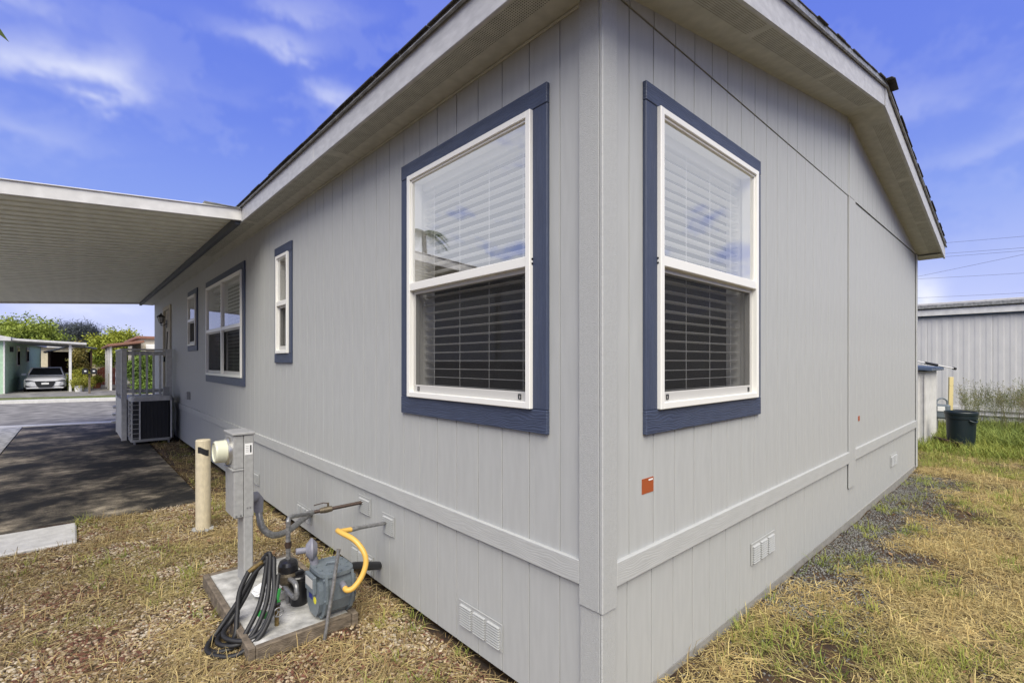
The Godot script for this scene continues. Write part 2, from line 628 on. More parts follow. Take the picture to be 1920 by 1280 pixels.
func ground_and_roads() -> void:
	n_ground.seed = 3
	n_ground.frequency = 0.9
	n_ground.fractal_octaves = 4
	n_patch.seed = 8
	n_patch.frequency = 0.7
	n_patch.fractal_octaves = 3
	var xs := axis_values(-3.2, 9.0, 0.07, 700.0)
	var zs := axis_values(-6.0, 2.6, 0.07, 700.0)
	var s := new_st()
	var nx := xs.size()
	for z in zs:
		for x in xs:
			var e := 0.03
			s.set_normal(Vector3(gh(x - e, z) - gh(x + e, z), 2 * e, gh(x, z - e) - gh(x, z + e)).normalized())
			s.add_vertex(Vector3(x, gh(x, z), z))
	for j in zs.size() - 1:
		for i in nx - 1:
			var a := j * nx + i
			for k in [a, a + 1, a + nx + 1, a, a + nx + 1, a + nx]:
				s.add_index(k)
	structure("ground", s, M.soil, "bare dry earth between the grass and gravel")
	# driveway: irregular near edge
	var poly := PackedVector2Array()
	var x := -0.5
	poly.append(Vector2(-0.5, -16.9))
	poly.append(Vector2(-0.52, -9.0))
	while x > -2.6:
		poly.append(Vector2(x, -5.36 + 0.04 * n_ground.get_noise_1d(x * 4.0)))
		x -= 0.09
	poly.append(Vector2(-2.6, -5.34))
	poly.append(Vector2(-2.56, -17.2))
	s = new_st()
	slab(s, poly, -0.3, -0.132)
	structure("driveway", s, M.asphalt, "stained dark asphalt driveway under the carport")
	s = new_st()
	slab(s, PackedVector2Array([Vector2(-2.62, -5.3), Vector2(-5.2, -5.3), Vector2(-5.2, -16.0), Vector2(-2.58, -16.4)]), -0.3, -0.125)
	structure("pavement", s, M.concrete, "pale concrete strip along the far edge of the driveway")
	s = new_st()
	cbox(s, Vector3(-5.2, -0.25, -5.27), Vector3(-1.615, -0.105, -4.6), 0.012)
	structure("footpath", s, M.kerb, "pale concrete footpath slab ending beside the gravel")
	structure("street", street_strip(-80, 80, 0.0, 8.8, -0.4, -0.125), M.street, "grey asphalt street beyond the driveway")
	structure("gutter_strip", street_strip(-80, 80, -0.42, 0.0, -0.4, -0.118), M.kerb, "pale concrete gutter along the near side of the street")
	structure("kerb", street_strip(-80, 80, 8.8, 9.15, -0.4, 0.0), M.kerb, "pale concrete kerb along the far side of the street")
	structure("verge", street_strip(-80, 80, 9.15, 10.4, -0.4, 0.012), M.lawn, "narrow strip of mown lawn behind the far kerb")
	structure("far_lot", street_strip(-80, 80, 10.4, 70.0, -0.4, 0.03), M.street, "grey paving of the lots across the street")
	s = new_st()
	slab(s, PackedVector2Array([street_pt(1.4, 10.42), street_pt(9.0, 10.42), street_pt(9.0, 18.0), street_pt(1.4, 18.0)]), 0.0, 0.036)
	structure("far_patio", s, M.cream_wall, "tan paved front yard across the street")

# ------------------------------------------------------------------ the home
func wall_frame_long() -> Transform3D:
	return Transform3D(Basis(Vector3(0, 0, 1), Vector3(0, 1, 0), Vector3(-1, 0, 0)), Vector3(0, 0, -LEN))

func yr(x: float) -> float:
	return RAKE + PITCH * minf(x, WID - x)

func boards(home: Node3D, called: String, xf: Transform3D, width: float, y0: float, y1: float, phase: float, holes: Array, m: Material, depth := 0.0) -> void:
	var s := new_st()
	for r in rects(0.0, width, y0, y1, holes):
		cbox(s, Vector3(r[0], r[2], -0.09), Vector3(r[1], r[3], -0.0055 + depth))
	var wall := part(home, called, s, m, xf)
	var edges := [0.0]
	var u := phase
	while u < width - 0.03:
		if u > 0.03:
			edges.append(u)
		u += 0.2
	edges.append(width)
	var meshes := {}
	for k in edges.size() - 1:
		var a: float = edges[k]
		var b: float = edges[k + 1]
		var rs := rects(a, b, y0, y1, holes)
		if rs.is_empty():
			continue
		for r in rs:
			var la := 0.0032 if absf(r[0] - a) < 1e-4 else 0.0
			var lb := 0.0032 if absf(r[1] - b) < 1e-4 else 0.0
			var wd: float = r[1] - r[0]
			var key := "%.3f_%.3f_%.3f_%.4f_%.4f" % [wd, r[2], r[3], la, lb]
			if not meshes.has(key):
				var t := new_st()
				cbox(t, Vector3(la, r[2], -0.02), Vector3(wd - lb, r[3], depth), 0.0009)
				meshes[key] = commit(t, m)
			inst(wall, "siding_board", meshes[key], Transform3D(Basis.IDENTITY, Vector3(r[0], 0, 0)))

func gable_boards(home: Node3D) -> void:
	var wall := group_node(home, "gable_wall")
	var y0 := 3.088
	var s := new_st()
	prism(s, PackedVector2Array([Vector2(0.0, y0), Vector2(WID, y0), Vector2(WID - 0.05, yr(0.05) + 0.02), Vector2(WID * 0.5, yr(WID * 0.5) + 0.02), Vector2(0.05, yr(0.05) + 0.02)]), -0.09, -0.003)
	part(wall, "sheathing", s, M.siding)
	var a := 0.09
	while a < WID - 0.1:
		var b := minf(snappedf(a + 0.2, 0.2) if a > 0.1 else 0.2, WID - 0.09)
		if b - a < 0.02:
			break
		var t := new_st()
		var pts := PackedVector2Array([Vector2(a + 0.0032, y0), Vector2(b - 0.0032, y0)])
		pts.append(Vector2(b - 0.0032, maxf(yr(b), y0 + 0.004)))
		if a < WID * 0.5 and b > WID * 0.5:
			pts.append(Vector2(WID * 0.5, yr(WID * 0.5)))
		pts.append(Vector2(a + 0.0032, maxf(yr(a), y0 + 0.004)))
		prism(t, pts, -0.02, 0.004)
		part(wall, "siding_board", t, M.siding)
		a = b
	# the thin dark joint between wall and gable is a real gap with a flashing set back in it, its near-black colour adding the shade
	boxpart(wall, "flashing", Vector3(0.09, 3.078, -0.03), Vector3(WID - 0.09, y0, -0.012), M.cavity_shade, 0.0)

# a window in a wall frame: u0, y0 its lower left corner, w x h its white frame; columns of sashes
func window(home: Node3D, xf: Transform3D, u0: float, y0: float, w: float, h: float, cols: int, trims: Array, slats: bool, split: float, label: String) -> void:
	var o := group_node(home, "window", xf * Transform3D(Basis.IDENTITY, Vector3(u0, y0, 0)))
	if label != "":
		o.set_meta("label", label)
	var f := 0.033
	var P := 0.04
	# trim boards: left, right, bottom, top
	boxpart(o, "trim_board", Vector3(-trims[0], h + 0.001, 0), Vector3(w + trims[1], h + trims[3], 0.021), M.blue_across)
	boxpart(o, "trim_board", Vector3(-trims[0], -trims[2], 0), Vector3(w + trims[1], -0.001, 0.021), M.blue_across)
	boxpart(o, "trim_board", Vector3(-trims[0], 0.0, 0), Vector3(0.006, h, 0.0195), M.blue_upright)
	boxpart(o, "trim_board", Vector3(w - 0.006, 0.0, 0), Vector3(w + trims[1], h, 0.0195), M.blue_upright)
	var s := new_st()
	cbox(s, Vector3(0, 0, -0.06), Vector3(f, h, P), 0.003)
	cbox(s, Vector3(w - f, 0, -0.06), Vector3(w, h, P), 0.003)
	cbox(s, Vector3(f - 0.002, 0, -0.06), Vector3(w - f + 0.002, f, P - 0.001), 0.003)
	cbox(s, Vector3(f - 0.002, h - f, -0.06), Vector3(w - f + 0.002, h, P - 0.001), 0.003)
	# an inner bead steps back from the face
	cbox(s, Vector3(f - 0.001, h - f - 0.012, -0.05), Vector3(w - f, h - f + 0.001, P - 0.012), 0.002)
	cbox(s, Vector3(f - 0.001, split, -0.05), Vector3(f + 0.011, h - f - 0.011, P - 0.012), 0.002)
	cbox(s, Vector3(w - f - 0.011, split, -0.05), Vector3(w - f + 0.001, h - f - 0.011, P - 0.012), 0.002)
	part(o, "frame", s, M.vinyl)
	s = new_st()
	for k in [[f, h - f]]:
		cbox(s, Vector3(-0.0, -0.0, -0.16), Vector3(0.02, h, -0.06))
		cbox(s, Vector3(w - 0.02, 0, -0.16), Vector3(w, h, -0.06))
		cbox(s, Vector3(0.02, 0, -0.16), Vector3(w - 0.02, 0.02, -0.06))
		cbox(s, Vector3(0.02, h - 0.02, -0.16), Vector3(w - 0.02, h, -0.06))
	part(o, "jamb", s, M.vinyl)
	boxpart(o, "meeting_rail", Vector3(f - 0.001, split, -0.04), Vector3(w - f + 0.001, split + 0.05, P - 0.004), M.vinyl)
	var cw := (w - 2 * f) / cols
	for c in cols:
		var a := f + c * cw
		var b := a + cw
		if c > 0:
			boxpart(o, "mullion", Vector3(a - 0.022, f, -0.05), Vector3(a + 0.022, h - f, P + 0.001), M.vinyl)
		var g := new_st()
		face(g, [Vector3(a, split + 0.03, 0.018), Vector3(b, split + 0.03, 0.018), Vector3(b, h - f - 0.004, 0.018), Vector3(a, h - f - 0.004, 0.018)], Vector3(0, 0, 1))
		part(o, "upper_pane", g, M.glass)
		g = new_st()
		face(g, [Vector3(a, f, -0.022), Vector3(b, f, -0.022), Vector3(b, split + 0.01, -0.022), Vector3(a, split + 0.01, -0.022)], Vector3(0, 0, 1))
		part(o, "lower_pane", g, M.glass_screened)
		# the sash and its insect screen sit deeper than the frame
		g = new_st()
		var q := 0.022
		cbox(g, Vector3(a, f, -0.03), Vector3(a + q, split, 0.008), 0.002)
		cbox(g, Vector3(b - q, f, -0.03), Vector3(b, split, 0.008), 0.002)
		cbox(g, Vector3(a + q, split - q, -0.03), Vector3(b - q, split + 0.002, 0.008), 0.002)
		cbox(g, Vector3(a + q, f - 0.002, -0.03), Vector3(b - q, f + 0.045, 0.011), 0.003)
		part(o, "sash", g, M.vinyl_grey)
		g = new_st()
		face(g, [Vector3(a + q - 0.004, f + 0.04, 0.002), Vector3(b - q + 0.004, f + 0.04, 0.002), Vector3(b - q + 0.004, split - q + 0.004, 0.002), Vector3(a + q - 0.004, split - q + 0.004, 0.002)], Vector3(0, 0, 1))
		part(o, "insect_screen", g, M.insect_screen)
		if slats:
			for lx in [a + 0.06, b - 0.075]:
				var l := new_st()
				for bar in [[0, 0, 0.004, 0.026], [0.016, 0, 0.02, 0.026], [0.004, 0, 0.016, 0.004], [0.004, 0.022, 0.016, 0.026]]:
					cbox(l, Vector3(lx + bar[0], f + 0.008 + bar[1], 0.011), Vector3(lx + bar[2], f + 0.008 + bar[3], 0.015))
				part(o, "latch", l, M.black)
	if slats:
		for k in 2:
			var sc := new_st()
			lathe(sc, [Vector2(0.005, 0), Vector2(0.005, 0.003), Vector2(0.0, 0.004)], 8, Transform3D(Basis(Vector3(0, 1, 0), Vector3(-1, 0, 0) if xf.basis.x.z < 0.5 else Vector3(1, 0, 0), Vector3(0, 0, 1)), Vector3(0.0 if xf.basis.x.z < 0.5 else w, split + 0.012 + k * 0.022, 0.024)))
			part(o, "screw", sc, M.black)
	# blind: tilted slats on cords behind the glass
	var pitch := 0.052
	var sl := new_st()
	cbox(sl, Vector3(0.03, -0.0012, -0.023), Vector3(w - 0.03, 0.0012, 0.023), 0.001, Transform3D(Basis(Vector3(1, 0, 0), deg_to_rad(-6)), Vector3.ZERO))
	var sm := commit(sl, M.blind)
	var y := 0.075
	while y < h - 0.09:
		inst(o, "blind_slat", sm, Transform3D(Basis(Vector3(0, 0, 1), rng.randf_range(-0.0012, 0.0012)), Vector3(0, y, -0.098)))
		y += pitch
	boxpart(o, "head_rail", Vector3(0.024, h - 0.08, -0.13), Vector3(w - 0.024, h - 0.022, -0.065), M.blind)
	boxpart(o, "bottom_rail", Vector3(0.03, 0.03, -0.122), Vector3(w - 0.03, 0.05, -0.074), M.blind)
	var n := 4 if w > 0.6 else 2
	for k in n:
		var cx := w * (0.14 + 0.72 * k / maxf(n - 1.0, 1.0))
		var c := new_st()
		tube(c, [Vector3(cx, 0.05, -0.07), Vector3(cx, h - 0.06, -0.07)], 0.0014, 5)
		part(o, "cord", c, M.blind)

func vent(home: Node3D, xf: Transform3D, u0: float, y0: float, w: float, h: float, groups: int) -> void:
	var o := group_node(home, "skirt_vent", xf * Transform3D(Basis.IDENTITY, Vector3(u0, y0, 0)))
	var s := new_st()
	cbox(s, Vector3(0, 0, 0), Vector3(w, h, 0.0035), 0.0015)
	cbox(s, Vector3(0, h - 0.006, 0.003), Vector3(w, h, 0.006), 0.001)
	cbox(s, Vector3(w - 0.005, 0, 0.003), Vector3(w, h - 0.006, 0.005), 0.001)
	part(o, "plate", s, M.trim_paint)
	var gw := (w - 0.014) / groups
	var n := maxi(6, int((h - 0.03) / 0.0125))
	var dy := (h - 0.024) / n
	var t := new_st()
	# a punched louvre: a slanting lip with closed ends
	prism(t, PackedVector2Array([Vector2(0.0, 0.0), Vector2(dy * 0.5, 0.0), Vector2(dy * 0.12, 0.012), Vector2(0.0, 0.012)]), 0.0, gw - 0.022, Transform3D(Basis(Vector3(0, 1, 0), Vector3(0, 0, 1), Vector3(1, 0, 0)), Vector3.ZERO))
	var me := commit(t, M.trim_paint)
	for g in groups:
		for k in n:
			inst(o, "louvre", me, Transform3D(Basis.IDENTITY, Vector3(0.007 + g * gw + 0.011, 0.010 + k * dy, 0.0034)))

func perforated(s: SurfaceTool, o: Vector3, du: Vector3, dv: Vector3, nu: int, nv: int, hole: float, out: Vector3) -> void:
	# nu x nv cells of edges du, dv, each with a square hole of `hole` of its width
	var e := (1.0 - hole) * 0.5
	for i in nu:
		for j in nv:
			var sh := 0.0
			var q := o + du * (i + sh) + dv * j
			var c := [q, q + du, q + du + dv, q + dv]
			var mid := q + (du + dv) * 0.5
			var h := []
			for p in c:
				h.append(mid + (p - mid) * (1.0 - 2.0 * e))
			for k in 4:
				face(s, [c[k], c[(k + 1) % 4], h[(k + 1) % 4], h[k]], out)

func mobile_home() -> void:
	var home := thing("mobile_home", "large pale grey manufactured home with navy window trim and grooved siding", "house")
	var LX := wall_frame_long()
	var RX := Transform3D.IDENTITY
	# openings of the long wall as [z0, z1, y0, y1] of the white frames, and of the gable wall as [x0, x1, ...]
	var wl := [[-1.532, -0.391, 1.275, 2.70], [-4.29, -3.906, 1.588, 2.624], [-7.96, -5.74, 1.29, 2.70], [-9.67, -8.92, 1.80, 2.72]]
	var hl := []
	for q in wl:
		hl.append([q[0] + LEN + 0.01, q[1] + LEN - 0.01, q[2] + 0.01, q[3] - 0.01])
	hl.sort()
	hl.append([LEN - 13.02, LEN - 12.08, 0.66, 2.72])
	var wr := [0.402, 1.572, 1.275, 2.705]
	var hr := [[wr[0] + 0.01, wr[1] - 0.01, wr[2] + 0.01, wr[3] - 0.01]]
	boards(home, "long_wall", LX, LEN - 0.11, 0.58, 3.075, fmod(LEN - 0.035, 0.2), hl, M.siding)
	boards(home, "long_skirt", LX, LEN - 0.11, -0.10, 0.58, fmod(LEN - 0.04, 0.2), [], M.siding, -0.004)
	boards(home, "gable_end_wall", RX * Transform3D(Basis.IDENTITY, Vector3(0.085, 0, 0)), 3.74, 0.58, 3.082, 0.115, [[hr[0][0] - 0.085, hr[0][1] - 0.085, hr[0][2], hr[0][3]]], M.siding)
	boards(home, "gable_end_wall", RX * Transform3D(Basis.IDENTITY, Vector3(3.835, 0, -0.006)), WID - 3.835, 0.58, 3.082, 0.165, [], M.siding)
	boards(home, "gable_end_skirt", RX * Transform3D(Basis.IDENTITY, Vector3(0.085, 0, 0)), 3.74, -0.022, 0.58, 0.105, [], M.siding, -0.004)
	boards(home, "gable_end_skirt", RX * Transform3D(Basis.IDENTITY, Vector3(3.85, 0, -0.006)), WID - 3.85, -0.045, 0.58, 0.165, [], M.siding, -0.004)
	gable_boards(home)
	# plinth below the gable end skirt
	var s := new_st()
	cbox(s, Vector3(0.03, -0.2, -0.12), Vector3(WID, -0.024, -0.002))
	part(home, "plinth", s, M.plinth)
	# centre batten where the two halves meet
	boxpart(home, "batten", Vector3(3.845, 0.29, -0.004), Vector3(4.07, 3.082, 0.010), M.siding, 0.002)
	boxpart(home, "batten", Vector3(3.845, 3.082, -0.004), Vector3(4.03, yr(3.81) - 0.05, 0.012), M.siding, 0.002)
	# corner boards; the lower lengths are set back
	boxpart(home, "corner_board", Vector3(-0.018, 0.45, -0.11), Vector3(0.02, 3.06, -0.002), M.trim_paint, 0.003)
	boxpart(home, "corner_board", Vector3(-0.019, 0.45, -0.0005), Vector3(0.085, yr(0.04), 0.019), M.trim_paint, 0.004)
	boxpart(home, "corner_board", Vector3(-0.010, -0.09, -0.11), Vector3(0.02, 0.449, -0.002), M.trim_paint, 0.003)
	boxpart(home, "corner_board", Vector3(-0.011, -0.09, -0.0005), Vector3(0.085, 0.449, 0.011), M.trim_paint, 0.004)
	boxpart(home, "corner_board", Vector3(WID - 0.08, -0.05, 0.0), Vector3(WID + 0.012, yr(0.02), 0.012), M.siding, 0.003)
	# belt boards
	var z := -0.111
	for ln in [3.62, 4.88, 4.88, 1.55]:
		boxpart(home, "belt_board", Vector3(-0.017, 0.535, z - ln + 0.002), Vector3(0.004, 0.64, z), M.belt_paint)
		z -= ln
	boxpart(home, "belt_board", Vector3(0.086, 0.535, -0.004), Vector3(3.83, 0.64, 0.017), M.belt_paint)
	boxpart(home, "belt_board", Vector3(4.075, 0.535, -0.01), Vector3(WID - 0.082, 0.64, 0.013), M.belt_paint)
	# windows
	window(home, LX, wl[0][0] + LEN, wl[0][2], wl[0][1] - wl[0][0], wl[0][3] - wl[0][2], 1, [0.104, 0.093, 0.113, 0.097], true, 0.68, "single-hung window with a dark screened lower half, nearest the corner on the long wall")
	window(home, RX, wr[0], wr[2], wr[1] - wr[0], wr[3] - wr[2], 1, [0.096, 0.08, 0.112, 0.09], true, 0.68, "single-hung window on the gable end wall")
	window(home, LX, wl[1][0] + LEN, wl[1][2], wl[1][1] - wl[1][0], wl[1][3] - wl[1][2], 1, [0.085, 0.066, 0.10, 0.10], false, 0.50, "narrow upright window between the corner window and the double window")
	window(home, LX, wl[2][0] + LEN, wl[2][2], wl[2][1] - wl[2][0], wl[2][3] - wl[2][2], 2, [0.10, 0.10, 0.11, 0.10], false, 0.67, "double window with two columns of sashes under the carport")
	window(home, LX, wl[3][0] + LEN, wl[3][2], wl[3][1] - wl[3][0], wl[3][3] - wl[3][2], 1, [0.09, 0.09, 0.10, 0.10], false, 0.44, "small window between the double window and the door")
	# vents
	vent(home, LX, LEN - 1.005, 0.0, 0.375, 0.145, 3)
	vent(home, LX, LEN - 2.32, 0.345, 0.20, 0.135, 1)
	vent(home, LX, LEN - 1.93, 0.285, 0.17, 0.145, 1)
	vent(home, LX, LEN - 3.70, -0.02, 0.375, 0.145, 3)
	vent(home, LX, LEN - 2.45, -0.085, 0.375, 0.145, 3)
	vent(home, LX, LEN - 5.40, 0.02, 0.375, 0.145, 2)
	vent(home, RX, 1.545, 0.205, 0.39, 0.14, 3)
	vent(home, RX * Transform3D(Basis.IDENTITY, Vector3(0, 0, -0.008)), 5.80, 0.20, 0.38, 0.145, 2)
	# orange rating plates
	boxpart(home, "rating_plate", Vector3(0.30, 0.888, 0.0), Vector3(0.398, 0.958, 0.002), M.orange_tag, 0.0)
	boxpart(home, "rating_plate_print", Vector3(0.355, 0.944, 0.0021), Vector3(0.391, 0.951, 0.0028), M.paper, 0.0)
	boxpart(home, "rating_plate", Vector3(4.24, 0.90, -0.006), Vector3(4.30, 0.95, -0.003), M.orange_tag, 0.0)
	# outlet box on the long wall
	boxpart(home, "outlet_box", Vector3(-0.06, 0.79, -9.72), Vector3(0.0, 0.93, -9.60), M.pedestal_paint, 0.006)
	# door and casing
	boxpart(home, "door_casing", Vector3(-0.035, 0.62, -12.08), Vector3(0.0, 2.80, -11.97), M.beige_wall)
	boxpart(home, "door_casing", Vector3(-0.035, 0.62, -13.13), Vector3(0.0, 2.80, -13.02), M.beige_wall)
	boxpart(home, "door_casing", Vector3(-0.034, 2.72, -13.02), Vector3(0.0, 2.80, -12.08), M.beige_wall)
	var door := boxpart(home, "door", Vector3(0.01, 0.64, -13.018), Vector3(0.05, 2.719, -12.082), M.beige_wall)
	var kn := new_st()
	lathe(kn, [Vector2(0.0, 0.06), Vector2(0.03, 0.045), Vector2(0.03, 0.03), Vector2(0.012, 0.02), Vector2(0.012, 0.0)], 12, Transform3D(Basis(Vector3(0, 1, 0), Vector3(-1, 0, 0), Vector3(0, 0, 1)), Vector3(0.01, 1.65, -12.16)))
	part(door, "door_knob", kn, M.brass)
	inside(home)
	roof(home)

func inside(home: Node3D) -> void:
	var s := new_st()
	cbox(s, Vector3(0.09, 0.45, -LEN + 0.1), Vector3(WID - 0.1, 0.62, -0.09))
	part(home, "floor_deck", s, M.inside_floor)
	s = new_st()
	cbox(s, Vector3(0.0, 3.062, -LEN), Vector3(WID, 3.09, -0.09))
	part(home, "ceiling", s, M.inside_wall)
	s = new_st()
	cbox(s, Vector3(WID - 0.09, -0.1, -LEN), Vector3(WID - 0.001, 3.06, -0.09))
	part(home, "rear_wall", s, M.siding)
	s = new_st()
	cbox(s, Vector3(0.09, -0.1, -LEN), Vector3(WID - 0.09, 3.06, -LEN + 0.1))
	prism(s, PackedVector2Array([Vector2(0.0, 3.092), Vector2(WID, 3.092), Vector2(WID * 0.5, yr(WID * 0.5))]), -LEN, -LEN + 0.1)
	part(home, "far_end_wall", s, M.siding)
	s = new_st()
	cbox(s, Vector3(0.09, 0.62, -3.55), Vector3(3.4, 3.06, -3.43))
	cbox(s, Vector3(3.4, 0.62, -3.55), Vector3(3.52, 3.06, -0.09))
	cbox(s, Vector3(0.09, 0.62, -5.3), Vector3(3.4, 3.06, -5.2))
	cbox(s, Vector3(3.4, 0.62, -LEN + 0.1), Vector3(3.52, 3.06, -3.55))
	part(home, "partition", s, M.inside_wall)

func roof(home: Node3D) -> void:
	var zf := 0.29
	var zb := -LEN - 0.29
	var xe := -0.245
	# eave soffits: plain board with a perforated strip let into it
	var s := new_st()
	var dn := Vector3.DOWN
	var sec := 2.30
	var q := 0.0115
	var nv := 10
	var xa := xe + 0.018
	var xb := xa + nv * q
	var strip := func(z0: float, z1: float, x0: float, x1: float):
		face(s, [Vector3(x0, EAVE, z0), Vector3(x1, EAVE, z0), Vector3(x1, EAVE, z1), Vector3(x0, EAVE, z1)], dn)
	strip.call(zb, zf - 0.02, xe, xa)
	strip.call(zb, zf - 0.02, xb, 0.0)
	var z := 0.02
	strip.call(z, zf - 0.02, xa, xb)
	for k in 3:
		var nu := int(sec / q)
		perforated(s, Vector3(xa, EAVE, z - nu * q), Vector3(0, 0, q), Vector3(q, 0, 0), nu, nv, 0.46, dn)
		strip.call(z - nu * q - 0.09, z - nu * q, xa, xb)
		z -= nu * q + 0.09
	strip.call(zb, z, xa, xb)
	part(home, "eave_soffit", s, M.soffit_paint)
	s = new_st()
	face(s, [Vector3(WID, EAVE, zb), Vector3(WID - xe, EAVE, zb), Vector3(WID - xe, EAVE, zf - 0.02), Vector3(WID, EAVE, zf - 0.02)], dn)
	part(home, "eave_soffit", s, M.soffit_paint)
	# rake soffits, one board per slope
	for side in 2:
		var t := new_st()
		var pt := func(x: float, zz: float) -> Vector3:
			return Vector3(x if side == 0 else WID - x, RAKE + PITCH * x - 0.002, zz)
		var rq := func(x0: float, x1: float, z0: float, z1: float):
			face(t, [pt.call(x0, z0), pt.call(x1, z0), pt.call(x1, z1), pt.call(x0, z1)], dn)
		var za := zf - 0.03 - nv * q
		var zbb := zf - 0.03
		rq.call(xe, WID * 0.5, zbb, zf - 0.016)
		rq.call(xe, WID * 0.5, -0.01, za)
		var x := -0.05
		rq.call(xe, x, za, zbb)
		while x + 1.18 < WID * 0.5:
			var nu := int(1.16 / q)
			var du: Vector3 = (pt.call(x + nu * q, za) - pt.call(x, za)) / nu
			perforated(t, pt.call(x, za), du, Vector3(0, 0, q), nu, nv, 0.46, dn)
			rq.call(x + nu * q, minf(x + nu * q + 0.07, WID * 0.5), za, zbb)
			x += nu * q + 0.07
		if x < WID * 0.5:
			rq.call(x, WID * 0.5, za, zbb)
		part(home, "rake_soffit", t, M.soffit_paint)
	# near-black sheet painting in the shade of the soffit space
	s = new_st()
	cbox(s, Vector3(xe + 0.002, EAVE + 0.07, zb + 0.02), Vector3(0.0, EAVE + 0.075, zf - 0.02))
	part(home, "soffit_shade_sheet", s, M.cavity_shade)
	# quarter-round cove where wall meets soffit
	boxpart(home, "cove_strip", Vector3(-0.012, EAVE - 0.014, -LEN), Vector3(0.0, EAVE - 0.0005, -0.11), M.soffit_paint, 0.003)
	# fascias, two or three boards a side
	var joints := [zf, -2.55, -7.4, -12.2, zb]
	for k in 4:
		boxpart(home, "fascia_board", Vector3(xe - 0.018, 3.046, joints[k + 1] + 0.002), Vector3(xe, 3.215, joints[k]), M.fascia_paint)
	boxpart(home, "fascia_board", Vector3(WID - xe, 3.046, zb), Vector3(WID - xe + 0.018, 3.215, zf), M.fascia_paint)
	for side in 2:
		for k in 2:
			var x0: float = [xe - 0.018, 3.05][k]
			var x1: float = [3.048, WID * 0.5 - (0.0 if side == 1 else 0.0)][k]
			var t := new_st()
			var pl := PackedVector2Array()
			for v in [[x0, -0.012], [x1, -0.012], [x1, 0.175], [x0, 0.175]]:
				pl.append(Vector2(v[0] if side == 0 else WID - v[0], RAKE + PITCH * v[0] + v[1]))
			prism(t, pl, zf - 0.0165, zf + (0.0015 if side == 1 else 0.0))
			part(home, "fascia_board", t, M.fascia_paint)
	# ridge joint cover
	s = new_st()
	prism(s, PackedVector2Array([Vector2(3.79, yr(3.81) - 0.03), Vector2(3.90, yr(3.81) - 0.05), Vector2(3.90, yr(3.81) + 0.165), Vector2(3.81, yr(3.81) + 0.178), Vector2(3.79, yr(3.81) + 0.172)]), zf + 0.0016, zf + 0.006)
	part(home, "ridge_cover", s, M.fascia_paint)
	# deck
	var lift := 0.18
	for side in 2:
		var t := new_st()
		var pl := PackedVector2Array()
		for v in [[xe - 0.02, lift], [WID * 0.5, lift], [WID * 0.5, lift + 0.014], [xe - 0.02, lift + 0.014]]:
			pl.append(Vector2(v[0] if side == 0 else WID - v[0], RAKE + PITCH * v[0] + v[1]))
		prism(t, pl, zb, zf + 0.004)
		part(home, "roof_deck", t, M.timber)
	# metal drip edges: an upper lip and a lower drop with a small kick
	s = new_st()
	for seg in [[zf + 0.016, -4.2], [-4.204, -9.8], [-9.804, zb]]:
		var ye := RAKE + PITCH * xe + lift
		cbox(s, Vector3(xe - 0.034, ye - 0.012, seg[1]), Vector3(xe - 0.0205, ye + 0.02, seg[0]), 0.003)
		cbox(s, Vector3(xe - 0.044, ye - 0.02, seg[1]), Vector3(xe - 0.026, ye - 0.0115, seg[0]), 0.002)
	part(home, "drip_edge", s, M.drip_metal)
	for side in 2:
		var t := new_st()
		for seg in [[xe - 0.02, 2.30], [2.305, WID * 0.5]]:
			for v in [[lift - 0.022, lift + 0.018, zf + 0.005, zf + 0.016], [lift - 0.03, lift - 0.0215, zf + 0.008, zf + 0.024]]:
				var pl := PackedVector2Array()
				for c in [[seg[0], v[0]], [seg[1], v[0]], [seg[1], v[1]], [seg[0], v[1]]]:
					pl.append(Vector2(c[0] if side == 0 else WID - c[0], RAKE + PITCH * c[0] + c[1]))
				prism(t, pl, v[2], v[3])
		part(home, "drip_edge", t, M.drip_metal)
	# shingles: the field as one cover, the tabs along the visible edges singly
	var cover := group_node(home, "shingle_cover")
	s = new_st()
	for side in 2:
		var pl := PackedVector2Array()
		for v in [[xe + 0.05, lift + 0.0145], [WID * 0.5, lift + 0.0145], [WID * 0.5, lift + 0.024], [xe + 0.05, lift + 0.021]]:
			pl.append(Vector2(v[0] if side == 0 else WID - v[0], RAKE + PITCH * v[0] + v[1]))
		prism(s, pl, zb, zf - 0.05)
	part(cover, "shingle_field", s, M.shingle)
	for k in 52:
		var z1 := zf + 0.02 - k * 0.30
		var t := new_st()
		var xo := rng.randf_range(0.0, 0.01)
		var ye := RAKE + PITCH * xe + lift
		cbox(t, Vector3(0, 0.0, -0.294), Vector3(0.14, 0.009, 0), 0.002, Transform3D(Basis(Vector3(0, 0, 1), atan(PITCH)), Vector3(xe - 0.05 - xo, ye + 0.005 + rng.randf() * 0.003, z1)))
		part(cover, "shingle", t, M.shingle if k % 3 else M.shingle_pale)
	for side in 2:
		for k in 28:
			var x0 := xe + 0.02 + k * 0.142
			if x0 > WID * 0.5 - 0.1:
				break
			var t := new_st()
			var rag := rng.randf_range(-0.004, 0.012)
			var thick := 0.008 + rng.randf() * 0.004
			var curl := rng.randf_range(0.0, 0.05) if side == 1 else 0.0
			cbox(t, Vector3(0, 0, 0), Vector3(0.20, thick, 0.24), 0.002, Transform3D(Basis(Vector3(0, 0, 1), atan(PITCH) - 0.012 - curl * 0.3), Vector3(x0, RAKE + PITCH * x0 + lift + 0.017 + k % 2 * 0.001, zf + 0.022 + rag - 0.24)))
			var nd := part(cover, "shingle", t, M.shingle if (k * 7) % 3 else M.shingle_pale)
			if side == 1:
				nd.transform = Transform3D(Basis(Vector3(0, 1, 0), PI), Vector3(WID, 0, 2 * zf - 0.196 + 2.0 * rag))
				nd.position.z = 2.0 * (zf + 0.022 + rag) - 0.24
